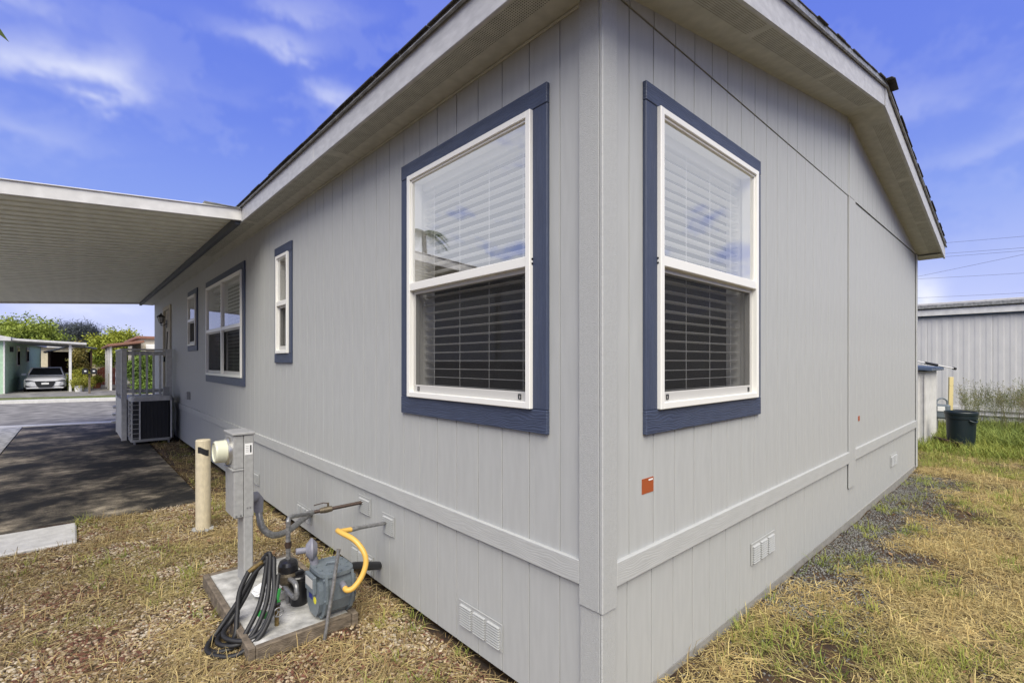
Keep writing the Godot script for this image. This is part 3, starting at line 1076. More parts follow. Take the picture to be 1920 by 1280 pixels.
	for k in 8:
		var t := new_st()
		var pk := yr(WID * 0.5) + lift + 0.03 + (k % 2) * 0.004
		for sg in [-1.0, 1.0]:
			cbox(t, Vector3(-0.004 if sg > 0 else -0.15, -0.002, -0.30), Vector3(0.15 if sg > 0 else 0.004, 0.010, 0), 0.003, Transform3D(Basis(Vector3(0, 0, 1), -sg * (atan(PITCH) + 0.12)), Vector3(WID * 0.5, pk - 0.004, zf + 0.045 - k * 0.21 + (0.03 if k == 0 else 0.0))))
		part(cover, "ridge_shingle", t, M.shingle)

# ------------------------------------------------------------------ carport, porch, cooler
func carport() -> void:
	var c := thing("carport", "white ribbed metal carport roof attached to the home over the driveway", "carport")
	var slope := 0.073
	var x0 := -0.27
	var width := 3.75
	var z0 := -4.74
	var z1 := -LEN - 0.2
	var yt := 3.105
	var R := Transform3D(Basis(Vector3(0, 0, 1), atan(slope)), Vector3(x0, yt, 0))
	var prof := [[0.0, 0.0], [0.125, 0.0], [0.137, 0.034], [0.190, 0.034], [0.2032, 0.0]]
	var s := new_st()
	for k in prof.size() - 1:
		var a: Array = prof[k]
		var b: Array = prof[k + 1]
		for t in [[0.0, -1.0], [0.0032, 1.0]]:
			face(s, [Vector3(0, a[1] + t[0], -a[0]), Vector3(-width, a[1] + t[0], -a[0]), Vector3(-width, b[1] + t[0], -b[0]), Vector3(0, b[1] + t[0], -b[0])], Vector3(0, t[1], 0))
	# the turned-up edges of a pan
	for e in [0.001, 0.2022]:
		cbox(s, Vector3(-width, 0.0, -e - 0.001), Vector3(0, 0.05, -e + 0.001))
	var pan := commit(s, M.pan_white)
	var n := int((z0 - z1) / 0.2045)
	for k in n:
		inst(c, "roof_pan", pan, R * Transform3D(Basis.IDENTITY, Vector3(0, rng.randf_range(-0.0012, 0.0012), z0 - k * 0.2045)))
	var zend := z0 - n * 0.2045
	s = new_st()
	cbox(s, Vector3(-width - 0.05, -0.045, 0.0), Vector3(0.012, 0.082, 0.03), 0.004, R * Transform3D(Basis.IDENTITY, Vector3(0, 0, z0 + 0.002)))
	cbox(s, Vector3(-width - 0.05, 0.074, 0.0), Vector3(0.012, 0.084, 0.045), 0.003, R * Transform3D(Basis.IDENTITY, Vector3(0, 0, z0 + 0.002)))
	part(c, "front_fascia", s, M.beam_white)
	s = new_st()
	cbox(s, Vector3(-width - 0.05, -0.045, -0.03), Vector3(0.012, 0.082, 0.0), 0.004, R * Transform3D(Basis.IDENTITY, Vector3(0, 0, zend - 0.002)))
	part(c, "rear_fascia", s, M.beam_white)
	s = new_st()
	cbox(s, Vector3(-width - 0.05, -0.06, zend), Vector3(-width, 0.08, z0), 0.004, R)
	part(c, "gutter", s, M.beam_white)
	boxpart(c, "ledger", Vector3(x0 - 0.05, yt - 0.085, zend), Vector3(x0 + 0.004, yt - 0.006, z0 - 0.01), M.ledger_blue)
	boxpart(c, "flashing", Vector3(-0.62, 3.185, z0 - 0.06), Vector3(-0.285, 3.192, z0 + 0.06), M.drip_metal, 0.0)
	s = new_st()
	var xo := x0 - width + 0.35
	var yo := yt - slope * (width - 0.35)
	cbox(s, Vector3(xo - 0.04, yo - 0.12, zend), Vector3(xo + 0.04, yo - 0.004, z0 - 0.01), 0.004)
	part(c, "beam", s, M.beam_white)
	for k in 4:
		var pz := lerpf(z0 - 0.25, zend + 0.25, k / 3.0)
		boxpart(c, "post", Vector3(xo - 0.04, -0.13, pz - 0.04), Vector3(xo + 0.04, yo - 0.12, pz + 0.04), M.beam_white)

func porch_and_cooler() -> void:
	var p := thing("porch", "small white raised porch with baluster railing at the side door", "porch", Vector3(0, 0, 0))
	var w: Material = M.porch_white
	boxpart(p, "landing", Vector3(-0.91, 0.66, -13.3), Vector3(-0.02, 0.72, -11.56), M.porch_white)
	for q in [[-0.86, -11.58], [-0.86, -13.28]]:
		boxpart(p, "post", Vector3(q[0] - 0.045, -0.14, q[1] - 0.045), Vector3(q[0] + 0.045, 1.74, q[1] + 0.045), w)
	boxpart(p, "post", Vector3(-0.15, -0.10, -11.62), Vector3(-0.04, 1.74, -11.53), w)
	boxpart(p, "post_base", Vector3(-0.20, -0.14, -11.64), Vector3(-0.02, 0.0, -11.47), M.concrete)
	boxpart(p, "handrail", Vector3(-0.915, 1.74, -11.64), Vector3(-0.03, 1.775, -11.52), w)
	boxpart(p, "top_rail", Vector3(-0.814, 1.64, -11.60), Vector3(-0.151, 1.72, -11.56), w)
	boxpart(p, "bottom_rail", Vector3(-0.814, 0.85, -11.60), Vector3(-0.151, 0.92, -11.56), w)
	for k in 5:
		var x := -0.814 + 0.663 * (k + 0.9) / 5.8
		boxpart(p, "baluster", Vector3(x - 0.019, 0.80, -11.558), Vector3(x + 0.019, 1.70, -11.522), w)
	boxpart(p, "handrail", Vector3(-0.915, 1.74, -13.34), Vector3(-0.805, 1.775, -11.641), w)
	boxpart(p, "bottom_rail", Vector3(-0.88, 0.85, -13.235), Vector3(-0.84, 0.92, -11.626), w)
	for k in 8:
		var z := -11.75 - k * 0.19
		boxpart(p, "baluster", Vector3(-0.902, 0.80, z - 0.019), Vector3(-0.881, 1.739, z + 0.019), w)
	boxpart(p, "skirt_panel", Vector3(-0.898, -0.12, -13.235), Vector3(-0.88, 0.659, -11.626), w)
	boxpart(p, "skirt_panel", Vector3(-0.814, -0.05, -11.60), Vector3(-0.151, 0.659, -11.58), w)
	for k in 3:
		boxpart(p, "step", Vector3(-0.95, 0.66 - 0.2 * (k + 1) - 0.05, -13.34 - 0.28 * (k + 1)), Vector3(-0.05, 0.66 - 0.2 * (k + 1), -13.33 - 0.28 * k), w)
	# condenser
	var c := thing("air_conditioner", "grey outdoor cooling unit with dark coil grille in front of the porch", "air conditioner", Vector3(-0.475, -0.14, -11.05))
	var s := new_st()
	var rr := func(h: float, b: float) -> PackedVector2Array:
		var pl := PackedVector2Array()
		for q in [[1, 1], [-1, 1], [-1, -1], [1, -1]]:
			for k in 5:
				var an: float = atan2(q[1], q[0]) - PI / 4 + k * PI / 8
				pl.append(Vector2(q[0] * (h - b) + b * cos(an), q[1] * (h - b) + b * sin(an)))
		return pl
	slab(s, rr.call(0.305, 0.05), 0.10, 0.86)
	part(c, "coil", s, M.coil)
	s = new_st()
	slab(s, rr.call(0.335, 0.07), 0.86, 0.93)
	slab(s, rr.call(0.315, 0.07), 0.93, 0.95)
	part(c, "top_cap", s, M.porch_white)
	s = new_st()
	slab(s, rr.call(0.33, 0.07), 0.06, 0.11)
	part(c, "base_pan", s, M.cooler_case)
	for k in 9:
		var x := -0.22 + k * 0.06
		boxpart(c, "grille_bar", Vector3(x - 0.005, 0.11, 0.303), Vector3(x + 0.005, 0.86, 0.315), M.coil, 0.0)
	for k in 8:
		boxpart(c, "grille_bar", Vector3(-0.327, 0.13 + k * 0.093, 0.29), Vector3(-0.20, 0.142 + k * 0.093, 0.322), M.cooler_case, 0.0)
		boxpart(c, "grille_bar", Vector3(-0.327, 0.13 + k * 0.093, -0.30), Vector3(-0.305, 0.142 + k * 0.093, 0.289), M.cooler_case, 0.0)
	for q in [[-0.33, 0.30], [-0.205, 0.31], [0.305, 0.30], [0.305, -0.32], [-0.33, -0.32]]:
		boxpart(c, "corner_post", Vector3(q[0], 0.10, q[1]), Vector3(q[0] + 0.025, 0.86, q[1] + 0.025), M.porch_white)
	for q in [[-0.29, 0.28], [0.26, 0.28], [-0.29, -0.30], [0.26, -0.30]]:
		boxpart(c, "foot", Vector3(q[0], -0.0, q[1]), Vector3(q[0] + 0.035, 0.062, q[1] + 0.035), M.galvanised)
	boxpart(c, "service_box", Vector3(0.20, 0.951, 0.1), Vector3(0.30, 1.12, 0.2), M.cooler_case)
	# wall lantern by the door
	var l := thing("wall_lantern", "black carriage lantern on the wall beside the side door", "lantern", Vector3(-0.02, 2.40, -12.62))
	l.scale = Vector3.ONE * 0.72
	s = new_st()
	lathe(s, [Vector2(0.0, 0.0), Vector2(0.05, 0.03), Vector2(0.05, 0.045), Vector2(0.02, 0.05)], 12, Transform3D(Basis.IDENTITY, Vector3(-0.14, -0.02, 0)))
	tube(s, smooth_path([Vector3(0.02, 0.02, 0), Vector3(-0.06, -0.06, 0), Vector3(-0.14, -0.06, 0), Vector3(-0.14, -0.02, 0)], 4), 0.012, 6)
	cbox(s, Vector3(0.0, -0.15, -0.04), Vector3(0.02, 0.12, 0.04), 0.005)
	part(l, "bracket", s, M.black)
	s = new_st()
	lathe(s, [Vector2(0.05, 0.03), Vector2(0.09, 0.20)], 6, Transform3D(Basis.IDENTITY, Vector3(-0.14, -0.0, 0)))
	part(l, "lamp_glass", s, M.lamp_lens)
	s = new_st()
	for k in 6:
		var a := TAU * k / 6
		tube(s, [Vector3(-0.14 + 0.052 * cos(a), 0.03, 0.052 * sin(a)), Vector3(-0.14 + 0.092 * cos(a), 0.20, 0.092 * sin(a))], 0.007, 5)
	part(l, "cage", s, M.black)
	s = new_st()
	lathe(s, [Vector2(0.12, 0.195), Vector2(0.10, 0.23), Vector2(0.05, 0.27), Vector2(0.02, 0.29), Vector2(0.025, 0.32), Vector2(0.0, 0.34)], 12, Transform3D(Basis.IDENTITY, Vector3(-0.14, 0, 0)))
	part(l, "lamp_cap", s, M.black)
	var cb := thing("wall_cable", "thin black cable running down the wall below the lantern", "cable", Vector3(-0.02, 1.1, -12.45))
	s = new_st()
	tube(s, smooth_path([Vector3(0.0, 1.1, 0), Vector3(-0.012, 0.6, 0.012), Vector3(0.0, 0.0, 0)], 5), 0.012, 6)
	part(cb, "cable", s, M.black)
	boxpart(cb, "junction_box", Vector3(-0.08, 0.40, -0.07), Vector3(0.02, 0.52, 0.07), M.black)

# ------------------------------------------------------------------ meters, pipes, hose
func utilities() -> void:
	# pad with its timber edging
	var pad := thing("utility_pad", "small concrete pad edged with weathered timber under the meters", "concrete pad", Vector3(0, 0, 0))
	boxpart(pad, "slab", Vector3(-0.90, -0.2, -2.85), Vector3(-0.365, -0.062, -1.675), M.concrete, 0.006)
	boxpart(pad, "timber_edge", Vector3(-0.94, -0.2, -2.88), Vector3(-0.902, -0.052, -1.64), M.timber, 0.005)
	boxpart(pad, "timber_edge", Vector3(-0.363, -0.2, -2.88), Vector3(-0.325, -0.055, -1.62), M.timber, 0.005)
	boxpart(pad, "timber_edge", Vector3(-0.901, -0.2, -1.673), Vector3(-0.364, -0.056, -1.635), M.timber, 0.005)
	boxpart(pad, "timber_edge", Vector3(-0.901, -0.2, -2.888), Vector3(-0.364, -0.058, -2.852), M.timber, 0.005)
	# pedestal
	var p := thing("electric_pedestal", "grey metal electric meter pedestal with a round cream meter cover", "meter pedestal")
	boxpart(p, "post", Vector3(-0.752, -0.07, -2.71), Vector3(-0.692, 0.42, -2.532), M.pedestal_paint, 0.006)
	boxpart(p, "back_box", Vector3(-0.751, 0.405, -2.78), Vector3(-0.689, 0.985, -2.53), M.pedestal_paint, 0.004)
	boxpart(p, "lower_door", Vector3(-0.815, 0.41, -2.778), Vector3(-0.753, 0.745, -2.532), M.pedestal_paint, 0.004)
	boxpart(p, "upper_cover", Vector3(-0.815, 0.753, -2.778), Vector3(-0.753, 0.983, -2.532), M.pedestal_paint, 0.004)
	boxpart(p, "drip_lip", Vector3(-0.826, 0.738, -2.782), Vector3(-0.7535, 0.752, -2.526), M.pedestal_paint, 0.003)
	boxpart(p, "lid", Vector3(-0.825, 0.986, -2.79), Vector3(-0.682, 1.004, -2.52), M.pedestal_paint, 0.004)
	var X := Transform3D(Basis(Vector3(0, 1, 0), Vector3(-1, 0, 0), Vector3(0, 0, 1)), Vector3(-0.815, 0.868, -2.655))
	var s := new_st()
	lathe(s, [Vector2(0.098, 0.0), Vector2(0.098, 0.016), Vector2(0.092, 0.024), Vector2(0.074, 0.026)], 28, X)
	part(p, "meter_ring", s, M.steel_ring)
	s = new_st()
	lathe(s, [Vector2(0.079, 0.02), Vector2(0.077, 0.085), Vector2(0.073, 0.094), Vector2(0.066, 0.097), Vector2(0.062, 0.09), Vector2(0.0, 0.089)], 28, X)
	part(p, "meter_cover", s, M.meter_cover)
	boxpart(p, "label_sticker", Vector3(-0.747, 0.845, -2.5302), Vector3(-0.697, 0.925, -2.5285), M.paper, 0.0)
	boxpart(p, "label_print", Vector3(-0.714, 0.86, -2.5284), Vector3(-0.704, 0.912, -2.5276), M.black, 0.0)
	for k in 4:
		boxpart(p, "label_print", Vector3(-0.741, 0.866 + k * 0.013, -2.5284), Vector3(-0.722, 0.869 + k * 0.013, -2.5276), M.pedestal_paint, 0.0)
	for q in [[-0.80, 0.425], [-0.772, 0.425], [-0.73, 0.47], [-0.712, 0.47]]:
		s = new_st()
		lathe(s, [Vector2(0.006, 0), Vector2(0.005, 0.004), Vector2(0, 0.005)], 8, Transform3D(Basis(Vector3(1, 0, 0), Vector3(0, 0, 1), Vector3(0, -1, 0)), Vector3(q[0], q[1], -2.532)))
		part(p, "screw", s, M.galvanised)
	# flexible conduit
	var c := thing("conduit", "grey flexible conduit curving from the pedestal to the skirt vent", "conduit")
	s = new_st()
	var path := smooth_path([Vector3(-0.579, 0.36, -2.84), Vector3(-0.565, 0.231, -2.79), Vector3(-0.487, 0.152, -2.785), Vector3(-0.335, 0.115, -2.918), Vector3(-0.149, 0.104, -3.154), Vector3(0.01, 0.085, -3.36)], 14)
	var radii := []
	for k in path.size():
		radii.append(0.026 if k % 2 else 0.0235)
	tube(s, path, radii, 12)
	part(c, "hose", s, M.galvanised)
	s = new_st()
	tube(s, [Vector3(-0.66, 0.46, -2.79), Vector3(-0.60, 0.465, -2.83), Vector3(-0.578, 0.43, -2.845), Vector3(-0.578, 0.34, -2.835)], [0.036, 0.038, 0.038, 0.032], 12)
	part(c, "elbow", s, M.regulator)
	# bollard
	var b := thing("pipe_bollard", "cream plastic pipe post with a black sticker at the end of the driveway", "bollard", Vector3(-0.70, -0.14, -4.275))
	s = new_st()
	lathe(s, [Vector2(0.064, -0.05), Vector2(0.064, 0.872), Vector2(0.061, 0.88), Vector2(0.0, 0.886)], 24)
	part(b, "pipe", s, M.pvc_cream)
	s = new_st()
	for k in 8:
		var t0 := 0.95 + k * 0.19
		var t1 := t0 + 0.19
		var lean := func(t: float) -> float: return 0.035 * clampf((t - 1.25) / 0.9, 0.0, 1.0)
		var pt := func(t: float, y: float) -> Vector3: return Vector3(0.0655 * cos(t), y, 0.0655 * sin(t))
		face(s, [pt.call(t0, 0.725 + lean.call(t0)), pt.call(t1, 0.725 + lean.call(t1)), pt.call(t1, 0.785 + lean.call(t1)), pt.call(t0, 0.785 + lean.call(t0))], pt.call(t0, 0.0))
	part(b, "sticker", s, M.black)
	for k in 9:
		var an := k * 0.7
		var ch := rock_mesh(0.018 + rng.randf() * 0.02, 100 + k, M.concrete)
		inst(b, "concrete_collar", ch, Transform3D(Basis(Vector3(0, 1, 0), an), Vector3(0.075 * cos(an), 0.01, 0.075 * sin(an))))
	# water pipe from the skirt to the riser
	var w := thing("water_pipe", "galvanised and brown copper water pipe with a lever valve running to the wall", "pipe")
	s = new_st()
	tube(s, [Vector3(0.02, 0.43, -2.245), Vector3(-0.22, 0.412, -2.305), Vector3(-0.365, 0.402, -2.342)], 0.0135, 10)
	part(w, "copper_length", s, M.copper_brown)
	s = new_st()
	tube(s, [Vector3(-0.215, 0.413, -2.303), Vector3(-0.22, 0.412, -2.305), Vector3(-0.265, 0.409, -2.316), Vector3(-0.30, 0.407, -2.325)], [0.017, 0.021, 0.024, 0.019], 10)
	cbox(s, Vector3(-0.006, 0.0, -0.006), Vector3(0.006, 0.035, 0.006), 0.001, Transform3D(Basis.IDENTITY, Vector3(-0.245, 0.425, -2.31)))
	part(w, "valve", s, M.bronze)
	s = new_st()
	tube(s, [Vector3(-0.243, 0.455, -2.31), Vector3(-0.275, 0.462, -2.32), Vector3(-0.34, 0.452, -2.335)], 0.004, 6)
	part(w, "valve_lever", s, M.copper_brown)
	s = new_st()
	tube(s, smooth_path([Vector3(-0.36, 0.402, -2.341), Vector3(-0.42, 0.420, -2.27), Vector3(-0.57, 0.478, -2.095), Vector3(-0.605, 0.470, -2.052), Vector3(-0.607, 0.43, -2.05), Vector3(-0.607, 0.20, -2.05)], 5), 0.0145, 12)
	tube(s, [Vector3(-0.35, 0.403, -2.338), Vector3(-0.385, 0.408, -2.315)], 0.0195, 10)
	part(w, "galvanised_length", s, M.galvanised)
	s = new_st()
	tube(s, [Vector3(-0.607, 0.335, -2.05), Vector3(-0.607, 0.318, -2.05), Vector3(-0.607, 0.31, -2.05), Vector3(-0.607, 0.294, -2.05)], [0.017, 0.022, 0.022, 0.017], 10)
	part(w, "union", s, M.copper_brown)
	# pressure regulator with black bell cap
	var r := thing("water_regulator", "bronze water regulator with a glossy black bell cap and grey elbow", "regulator", Vector3(-0.607, -0.062, -2.05))
	s = new_st()
	lathe(s, [Vector2(0.058, 0.205), Vector2(0.062, 0.215), Vector2(0.060, 0.25), Vector2(0.052, 0.272), Vector2(0.034, 0.282), Vector2(0.0, 0.286)], 24)
	part(r, "cap", s, M.black_plastic)
	s = new_st()
	lathe(s, [Vector2(0.0, 0.12), Vector2(0.045, 0.125), Vector2(0.064, 0.15), Vector2(0.066, 0.19), Vector2(0.06, 0.206), Vector2(0.0, 0.207)], 24)
	for k in 3:
		tube(s, [Vector3(0, 0.13, 0), Vector3(-0.045 + 0.02 * k, 0.118, 0.04)], 0.012, 8)
	part(r, "body", s, M.bronze)
	s = new_st()
	tube(s, smooth_path([Vector3(-0.01, 0.175, 0.05), Vector3(-0.005, 0.18, 0.12), Vector3(-0.005, 0.17, 0.165), Vector3(-0.006, 0.135, 0.18), Vector3(-0.007, 0.10, 0.172), Vector3(-0.015, 0.095, 0.13), Vector3(-0.03, 0.125, 0.03)], 5), 0.0155, 12)
	part(r, "elbow", s, M.galvanised)
	s = new_st()
	tube(s, [Vector3(0, -0.01, 0), Vector3(0, 0.13, 0)], 0.016, 10)
	part(r, "riser", s, M.galvanised)
	# black canister
	var k2 := thing("valve_canister", "black plastic canister standing on the pad beside the gas meter", "canister", Vector3(-0.555, -0.062, -2.0))
	s = new_st()
	lathe(s, [Vector2(0.0, 0.0), Vector2(0.052, 0.0), Vector2(0.058, 0.155), Vector2(0.062, 0.16), Vector2(0.062, 0.178), Vector2(0.056, 0.186), Vector2(0.0, 0.188)], 26)
	part(k2, "body", s, M.black_plastic)
	boxpart(k2, "lid_knob", Vector3(-0.028, 0.187, -0.016), Vector3(0.028, 0.212, 0.016), M.black_plastic, 0.005)
	# flat white block and bag by the pedestal foot
	var bg := thing("paper_bag", "crumpled white paper bag on the pad behind the hose", "bag", Vector3(-0.70, -0.062, -2.27))
	var rm := rock_mesh(0.07, 77, M.paper)
	inst(bg, "bag", rm, Transform3D(Basis.from_scale(Vector3(1.1, 0.55, 1.5)), Vector3(0, 0.03, 0)))
	var ft := thing("concrete_block", "low tan concrete block lying on the pad by the bag", "block", Vector3(-0.63, -0.062, -2.18), 0.1)
	boxpart(ft, "block", Vector3(-0.09, 0.0, -0.07), Vector3(0.09, 0.055, 0.07), M.concrete, 0.006)
	# hose tap
	var h := thing("hose_tap", "brass hose tap with green lever standing on the pad", "tap", Vector3(-0.745, -0.062, -1.815))
	s = new_st()
	tube(s, [Vector3(0, 0, 0), Vector3(0, 0.08, 0)], 0.013, 10)
	tube(s, [Vector3(0, 0.075, 0), Vector3(0, 0.11, 0)], 0.018, 10)
	part(h, "standpipe", s, M.brass)
	s = new_st()
	var wheel := []
	for k in 17:
		wheel.append(Vector3(0.026 * cos(TAU * k / 16), 0.09 + 0.026 * sin(TAU * k / 16), 0.032))
	tube(s, wheel, 0.0045, 6, false)
	for k in 3:
		tube(s, [Vector3(0, 0.09, 0.028), Vector3(0.026 * cos(TAU * k / 3), 0.09 + 0.026 * sin(TAU * k / 3), 0.032)], 0.003, 5)
	tube(s, [Vector3(0, 0.09, 0.0), Vector3(0, 0.09, 0.032)], 0.006, 6)
	part(h, "hand_wheel", s, M.galvanised)
	s = new_st()
	cbox(s, Vector3(-0.02, 0.115, -0.015), Vector3(0.02, 0.135, 0.015), 0.006)
	part(h, "collar", s, M.rubber)
	s = new_st()
	cbox(s, Vector3(-0.008, 0.0, -0.006), Vector3(0.008, 0.085, 0.006), 0.003, Transform3D(Basis(Vector3(0, 0, 1), -0.2), Vector3(0.0, 0.13, 0)))
	cbox(s, Vector3(-0.02, 0.0, -0.005), Vector3(0.02, 0.012, 0.005), 0.003, Transform3D(Basis(Vector3(0, 0, 1), -0.2), Vector3(0.0, 0.135, 0)))
	part(h, "lever", s, M.green_plastic)
	# coiled garden hose
	var g := thing("garden_hose", "black garden hose in long loops hung beside the pad down to the grass", "hose")
	var pts := []
	var loop := [Vector3(-0.745, 0.275, -1.985), Vector3(-0.80, 0.20, -2.0), Vector3(-0.88, 0.04, -1.99), Vector3(-0.98, -0.085, -1.97), Vector3(-1.05, -0.118, -1.93), Vector3(-1.075, -0.12, -1.86), Vector3(-1.03, -0.12, -1.80), Vector3(-0.95, -0.10, -1.775), Vector3(-0.88, -0.04, -1.79), Vector3(-0.80, 0.06, -1.85), Vector3(-0.745, 0.19, -1.93)]
	for k in 4:
		var grow: float = [0.0, 0.55, 1.0, 0.3][k]
		for j in loop.size():
			var v: Vector3 = loop[j]
			var f := sin(PI * j / (loop.size() - 1.0))
			v += Vector3(0.10 * grow * f, 0.016 * (k % 3) + 0.02 * grow * f, 0.035 * (k - 1.5) * f) + Vector3(0.012 * (k - 1.5), 0.004 * k, 0.012 * (k - 1.5)) * (1.0 - f)
			if j >= 1 and j <= 5:
				v += Vector3(-0.74, 0.12, -0.67) * 0.030 * k * sin(PI * j / 6.0)
			elif j >= 8:
				v += Vector3(0.6, 0.0, 0.7) * 0.012 * (k - 1)
			pts.append(v)
	var hs := new_st()
	tube(hs, smooth_path(pts, 5), 0.0135, 10)
	tube(hs, smooth_path([Vector3(-0.845, 0.222, -2.02), Vector3(-0.90, 0.12, -2.0), Vector3(-0.925, 0.0, -1.95), Vector3(-0.945, -0.08, -1.9), Vector3(-1.0, -0.10, -1.86)], 6), 0.0135, 10)
	part(g, "coil", hs, M.rubber)
	s = new_st()
	tube(s, [Vector3(-0.775, 0.272, -1.985), Vector3(-0.80, 0.252, -2.0), Vector3(-0.81, 0.245, -2.005), Vector3(-0.85, 0.215, -2.022)], [0.014, 0.014, 0.017, 0.013], 10)
	part(g, "brass_fitting", s, M.brass)
	s = new_st()
	tube(s, [Vector3(-0.80, 0.02, -1.86), Vector3(-0.815, -0.005, -1.86)], 0.028, 10)
	part(g, "tie", s, M.green_plastic)
	gas_meter()
	# leaning stake
	var st := thing("metal_stake", "thin grey metal stake leaning against the gas meter", "stake")
	s = new_st()
	tube(s, [Vector3(-0.556, -0.16, -1.585), Vector3(-0.505, 0.12, -1.59), Vector3(-0.462, 0.355, -1.602), Vector3(-0.458, 0.375, -1.603)], [0.011, 0.011, 0.011, 0.013], 10)
	part(st, "rod", s, M.galvanised)

func gas_meter() -> void:
	var o := thing("gas_meter", "blue-grey gas meter with a round yellow sticker and lilac regulator", "gas meter", Vector3(-0.44, 0.0, -1.76))
	# drum: a rounded box, longer across than deep, belly narrowing below
	var s := new_st()
	var prof := PackedVector2Array()
	for q in [[-0.115, 0.205], [-0.125, 0.16], [-0.125, 0.06], [-0.10, -0.01], [-0.055, -0.05], [0.055, -0.05], [0.10, -0.01], [0.125, 0.06], [0.125, 0.16], [0.115, 0.205]]:
		prof.append(Vector2(q[0], q[1]))
	var ZX := Transform3D(Basis(Vector3(0, 0, 1), Vector3(0, 1, 0), Vector3(-1, 0, 0)), Vector3.ZERO)
	prism(s, prof, -0.075, 0.075, ZX)
	part(o, "body", s, M.meter_grey)
	# front and rear flange plates
	for sg in [1.0, -1.0]:
		s = new_st()
		var big := PackedVector2Array()
		for v in prof:
			big.append(Vector2(v.x * 1.1, (v.y - 0.08) * 1.08 + 0.08))
		prism(s, big, 0.072 * sg if sg > 0 else -0.088, 0.088 if sg > 0 else -0.072, ZX)
		var small := PackedVector2Array()
		for v in prof:
			small.append(Vector2(v.x * 0.82, (v.y - 0.06) * 0.82 + 0.05))
		prism(s, small, 0.0878 if sg > 0 else -0.115, 0.115 if sg > 0 else -0.0878, ZX)
		part(o, "cover_plate", s, M.meter_grey)
		for q in [[-0.112, 0.19], [0.112, 0.19], [-0.125, 0.07], [0.125, 0.07], [-0.06, -0.048], [0.06, -0.048]]:
			var bt := new_st()
			lathe(bt, [Vector2(0.009, 0), Vector2(0.009, 0.006), Vector2(0, 0.007)], 6, Transform3D(Basis(Vector3(0, 1, 0), Vector3(-sg, 0, 0), Vector3(0, 0, 1)), Vector3(-0.088 * sg, q[1], q[0])))
			part(o, "bolt", bt, M.meter_grey)
	# top plate
	s = new_st()
	var tp := PackedVector2Array()
	for k in 28:
		var a := TAU * k / 28
		tp.append(Vector2(0.108 * signf(cos(a)) * pow(absf(cos(a)), 0.6), 0.14 * signf(sin(a)) * pow(absf(sin(a)), 0.6)))
	slab(s, tp, 0.205, 0.226)
	part(o, "top_plate", s, M.meter_grey)
	for k in 10:
		var a := TAU * k / 10 + 0.2
		var bt := new_st()
		lathe(bt, [Vector2(0.009, 0.226), Vector2(0.009, 0.234), Vector2(0, 0.236)], 6, Transform3D(Basis.IDENTITY, Vector3(0.092 * cos(a), 0, 0.118 * sin(a))))
		part(o, "bolt", bt, M.meter_grey)
	s = new_st()
	tube(s, [Vector3(-0.03, 0.226, -0.02), Vector3(-0.02, 0.245, -0.01), Vector3(0.03, 0.245, 0.02), Vector3(0.04, 0.226, 0.03)], 0.006, 6)
	part(o, "handle", s, M.meter_grey)
	# index box, stickers
	var ix := boxpart(o, "index_box", Vector3(-0.135, 0.10, -0.075), Vector3(-0.114, 0.205, 0.065), M.meter_grey, 0.004)
	boxpart(ix, "index_window", Vector3(-0.1375, 0.135, -0.06), Vector3(-0.1352, 0.185, 0.05), M.vinyl_grey, 0.0)
	s = new_st()
	lathe(s, [Vector2(0.0, 0.0015), Vector2(0.022, 0.001), Vector2(0.022, 0.0)], 20, Transform3D(Basis(Vector3(0, 1, 0), Vector3(-1, 0, 0), Vector3(0, 0, 1)), Vector3(-0.115, 0.055, 0.035)))
	part(o, "sticker", s, M.sticker_yellow)
	boxpart(o, "emblem", Vector3(-0.1165, 0.045, -0.06), Vector3(-0.1152, 0.075, -0.005), M.sticker_blue, 0.0)
	# regulator on the inlet
	s = new_st()
	tube(s, [Vector3(-0.07, 0.215, -0.09), Vector3(-0.078, 0.26, -0.095), Vector3(-0.085, 0.30, -0.10)], [0.024, 0.026, 0.022], 12)
	tube(s, [Vector3(-0.175, 0.322, -0.118), Vector3(-0.09, 0.318, -0.10)], 0.019, 12)
	lathe(s, [Vector2(0.0, -0.034), Vector2(0.034, -0.032), Vector2(0.06, -0.01), Vector2(0.068, -0.006), Vector2(0.068, 0.006), Vector2(0.06, 0.012), Vector2(0.034, 0.034), Vector2(0.0, 0.038)], 24, Transform3D(Basis(Vector3(0, 1, 0), Vector3(-0.95, 0.1, -0.3).normalized(), Vector3(-0.3, 0, 0.95)).orthonormalized(), Vector3(-0.085, 0.318, -0.10)))
	part(o, "regulator", s, M.regulator)
	# outlet stub
	s = new_st()
	tube(s, [Vector3(0.02, 0.15, 0.10), Vector3(0.015, 0.135, 0.17)], 0.019, 12)
	part(o, "outlet", s, M.regulator)
	s = new_st()
	tube(s, [Vector3(0.07, 0.15, -0.06), Vector3(0.20, 0.13, -0.10), Vector3(0.43, 0.03, -0.22)], 0.03, 12)
	part(o, "inlet_pipe", s, M.black_plastic)
	# yellow riser and galvanised run to the wall
	var g := thing("gas_pipe", "yellow gas connector looping from the meter to a grey pipe at the wall", "gas pipe")
	s = new_st()
	tube(s, smooth_path([Vector3(-0.425, 0.137, -1.598), Vector3(-0.42, 0.128, -1.57), Vector3(-0.39, 0.14, -1.55), Vector3(-0.343, 0.19, -1.545), Vector3(-0.31, 0.26, -1.552), Vector3(-0.311, 0.324, -1.575), Vector3(-0.341, 0.388, -1.639), Vector3(-0.378, 0.415, -1.735), Vector3(-0.382, 0.417, -1.80), Vector3(-0.355, 0.402, -1.82), Vector3(-0.28, 0.392, -1.832)], 6), 0.0165, 12)
	part(g, "connector", s, M.gas_yellow)
	s = new_st()
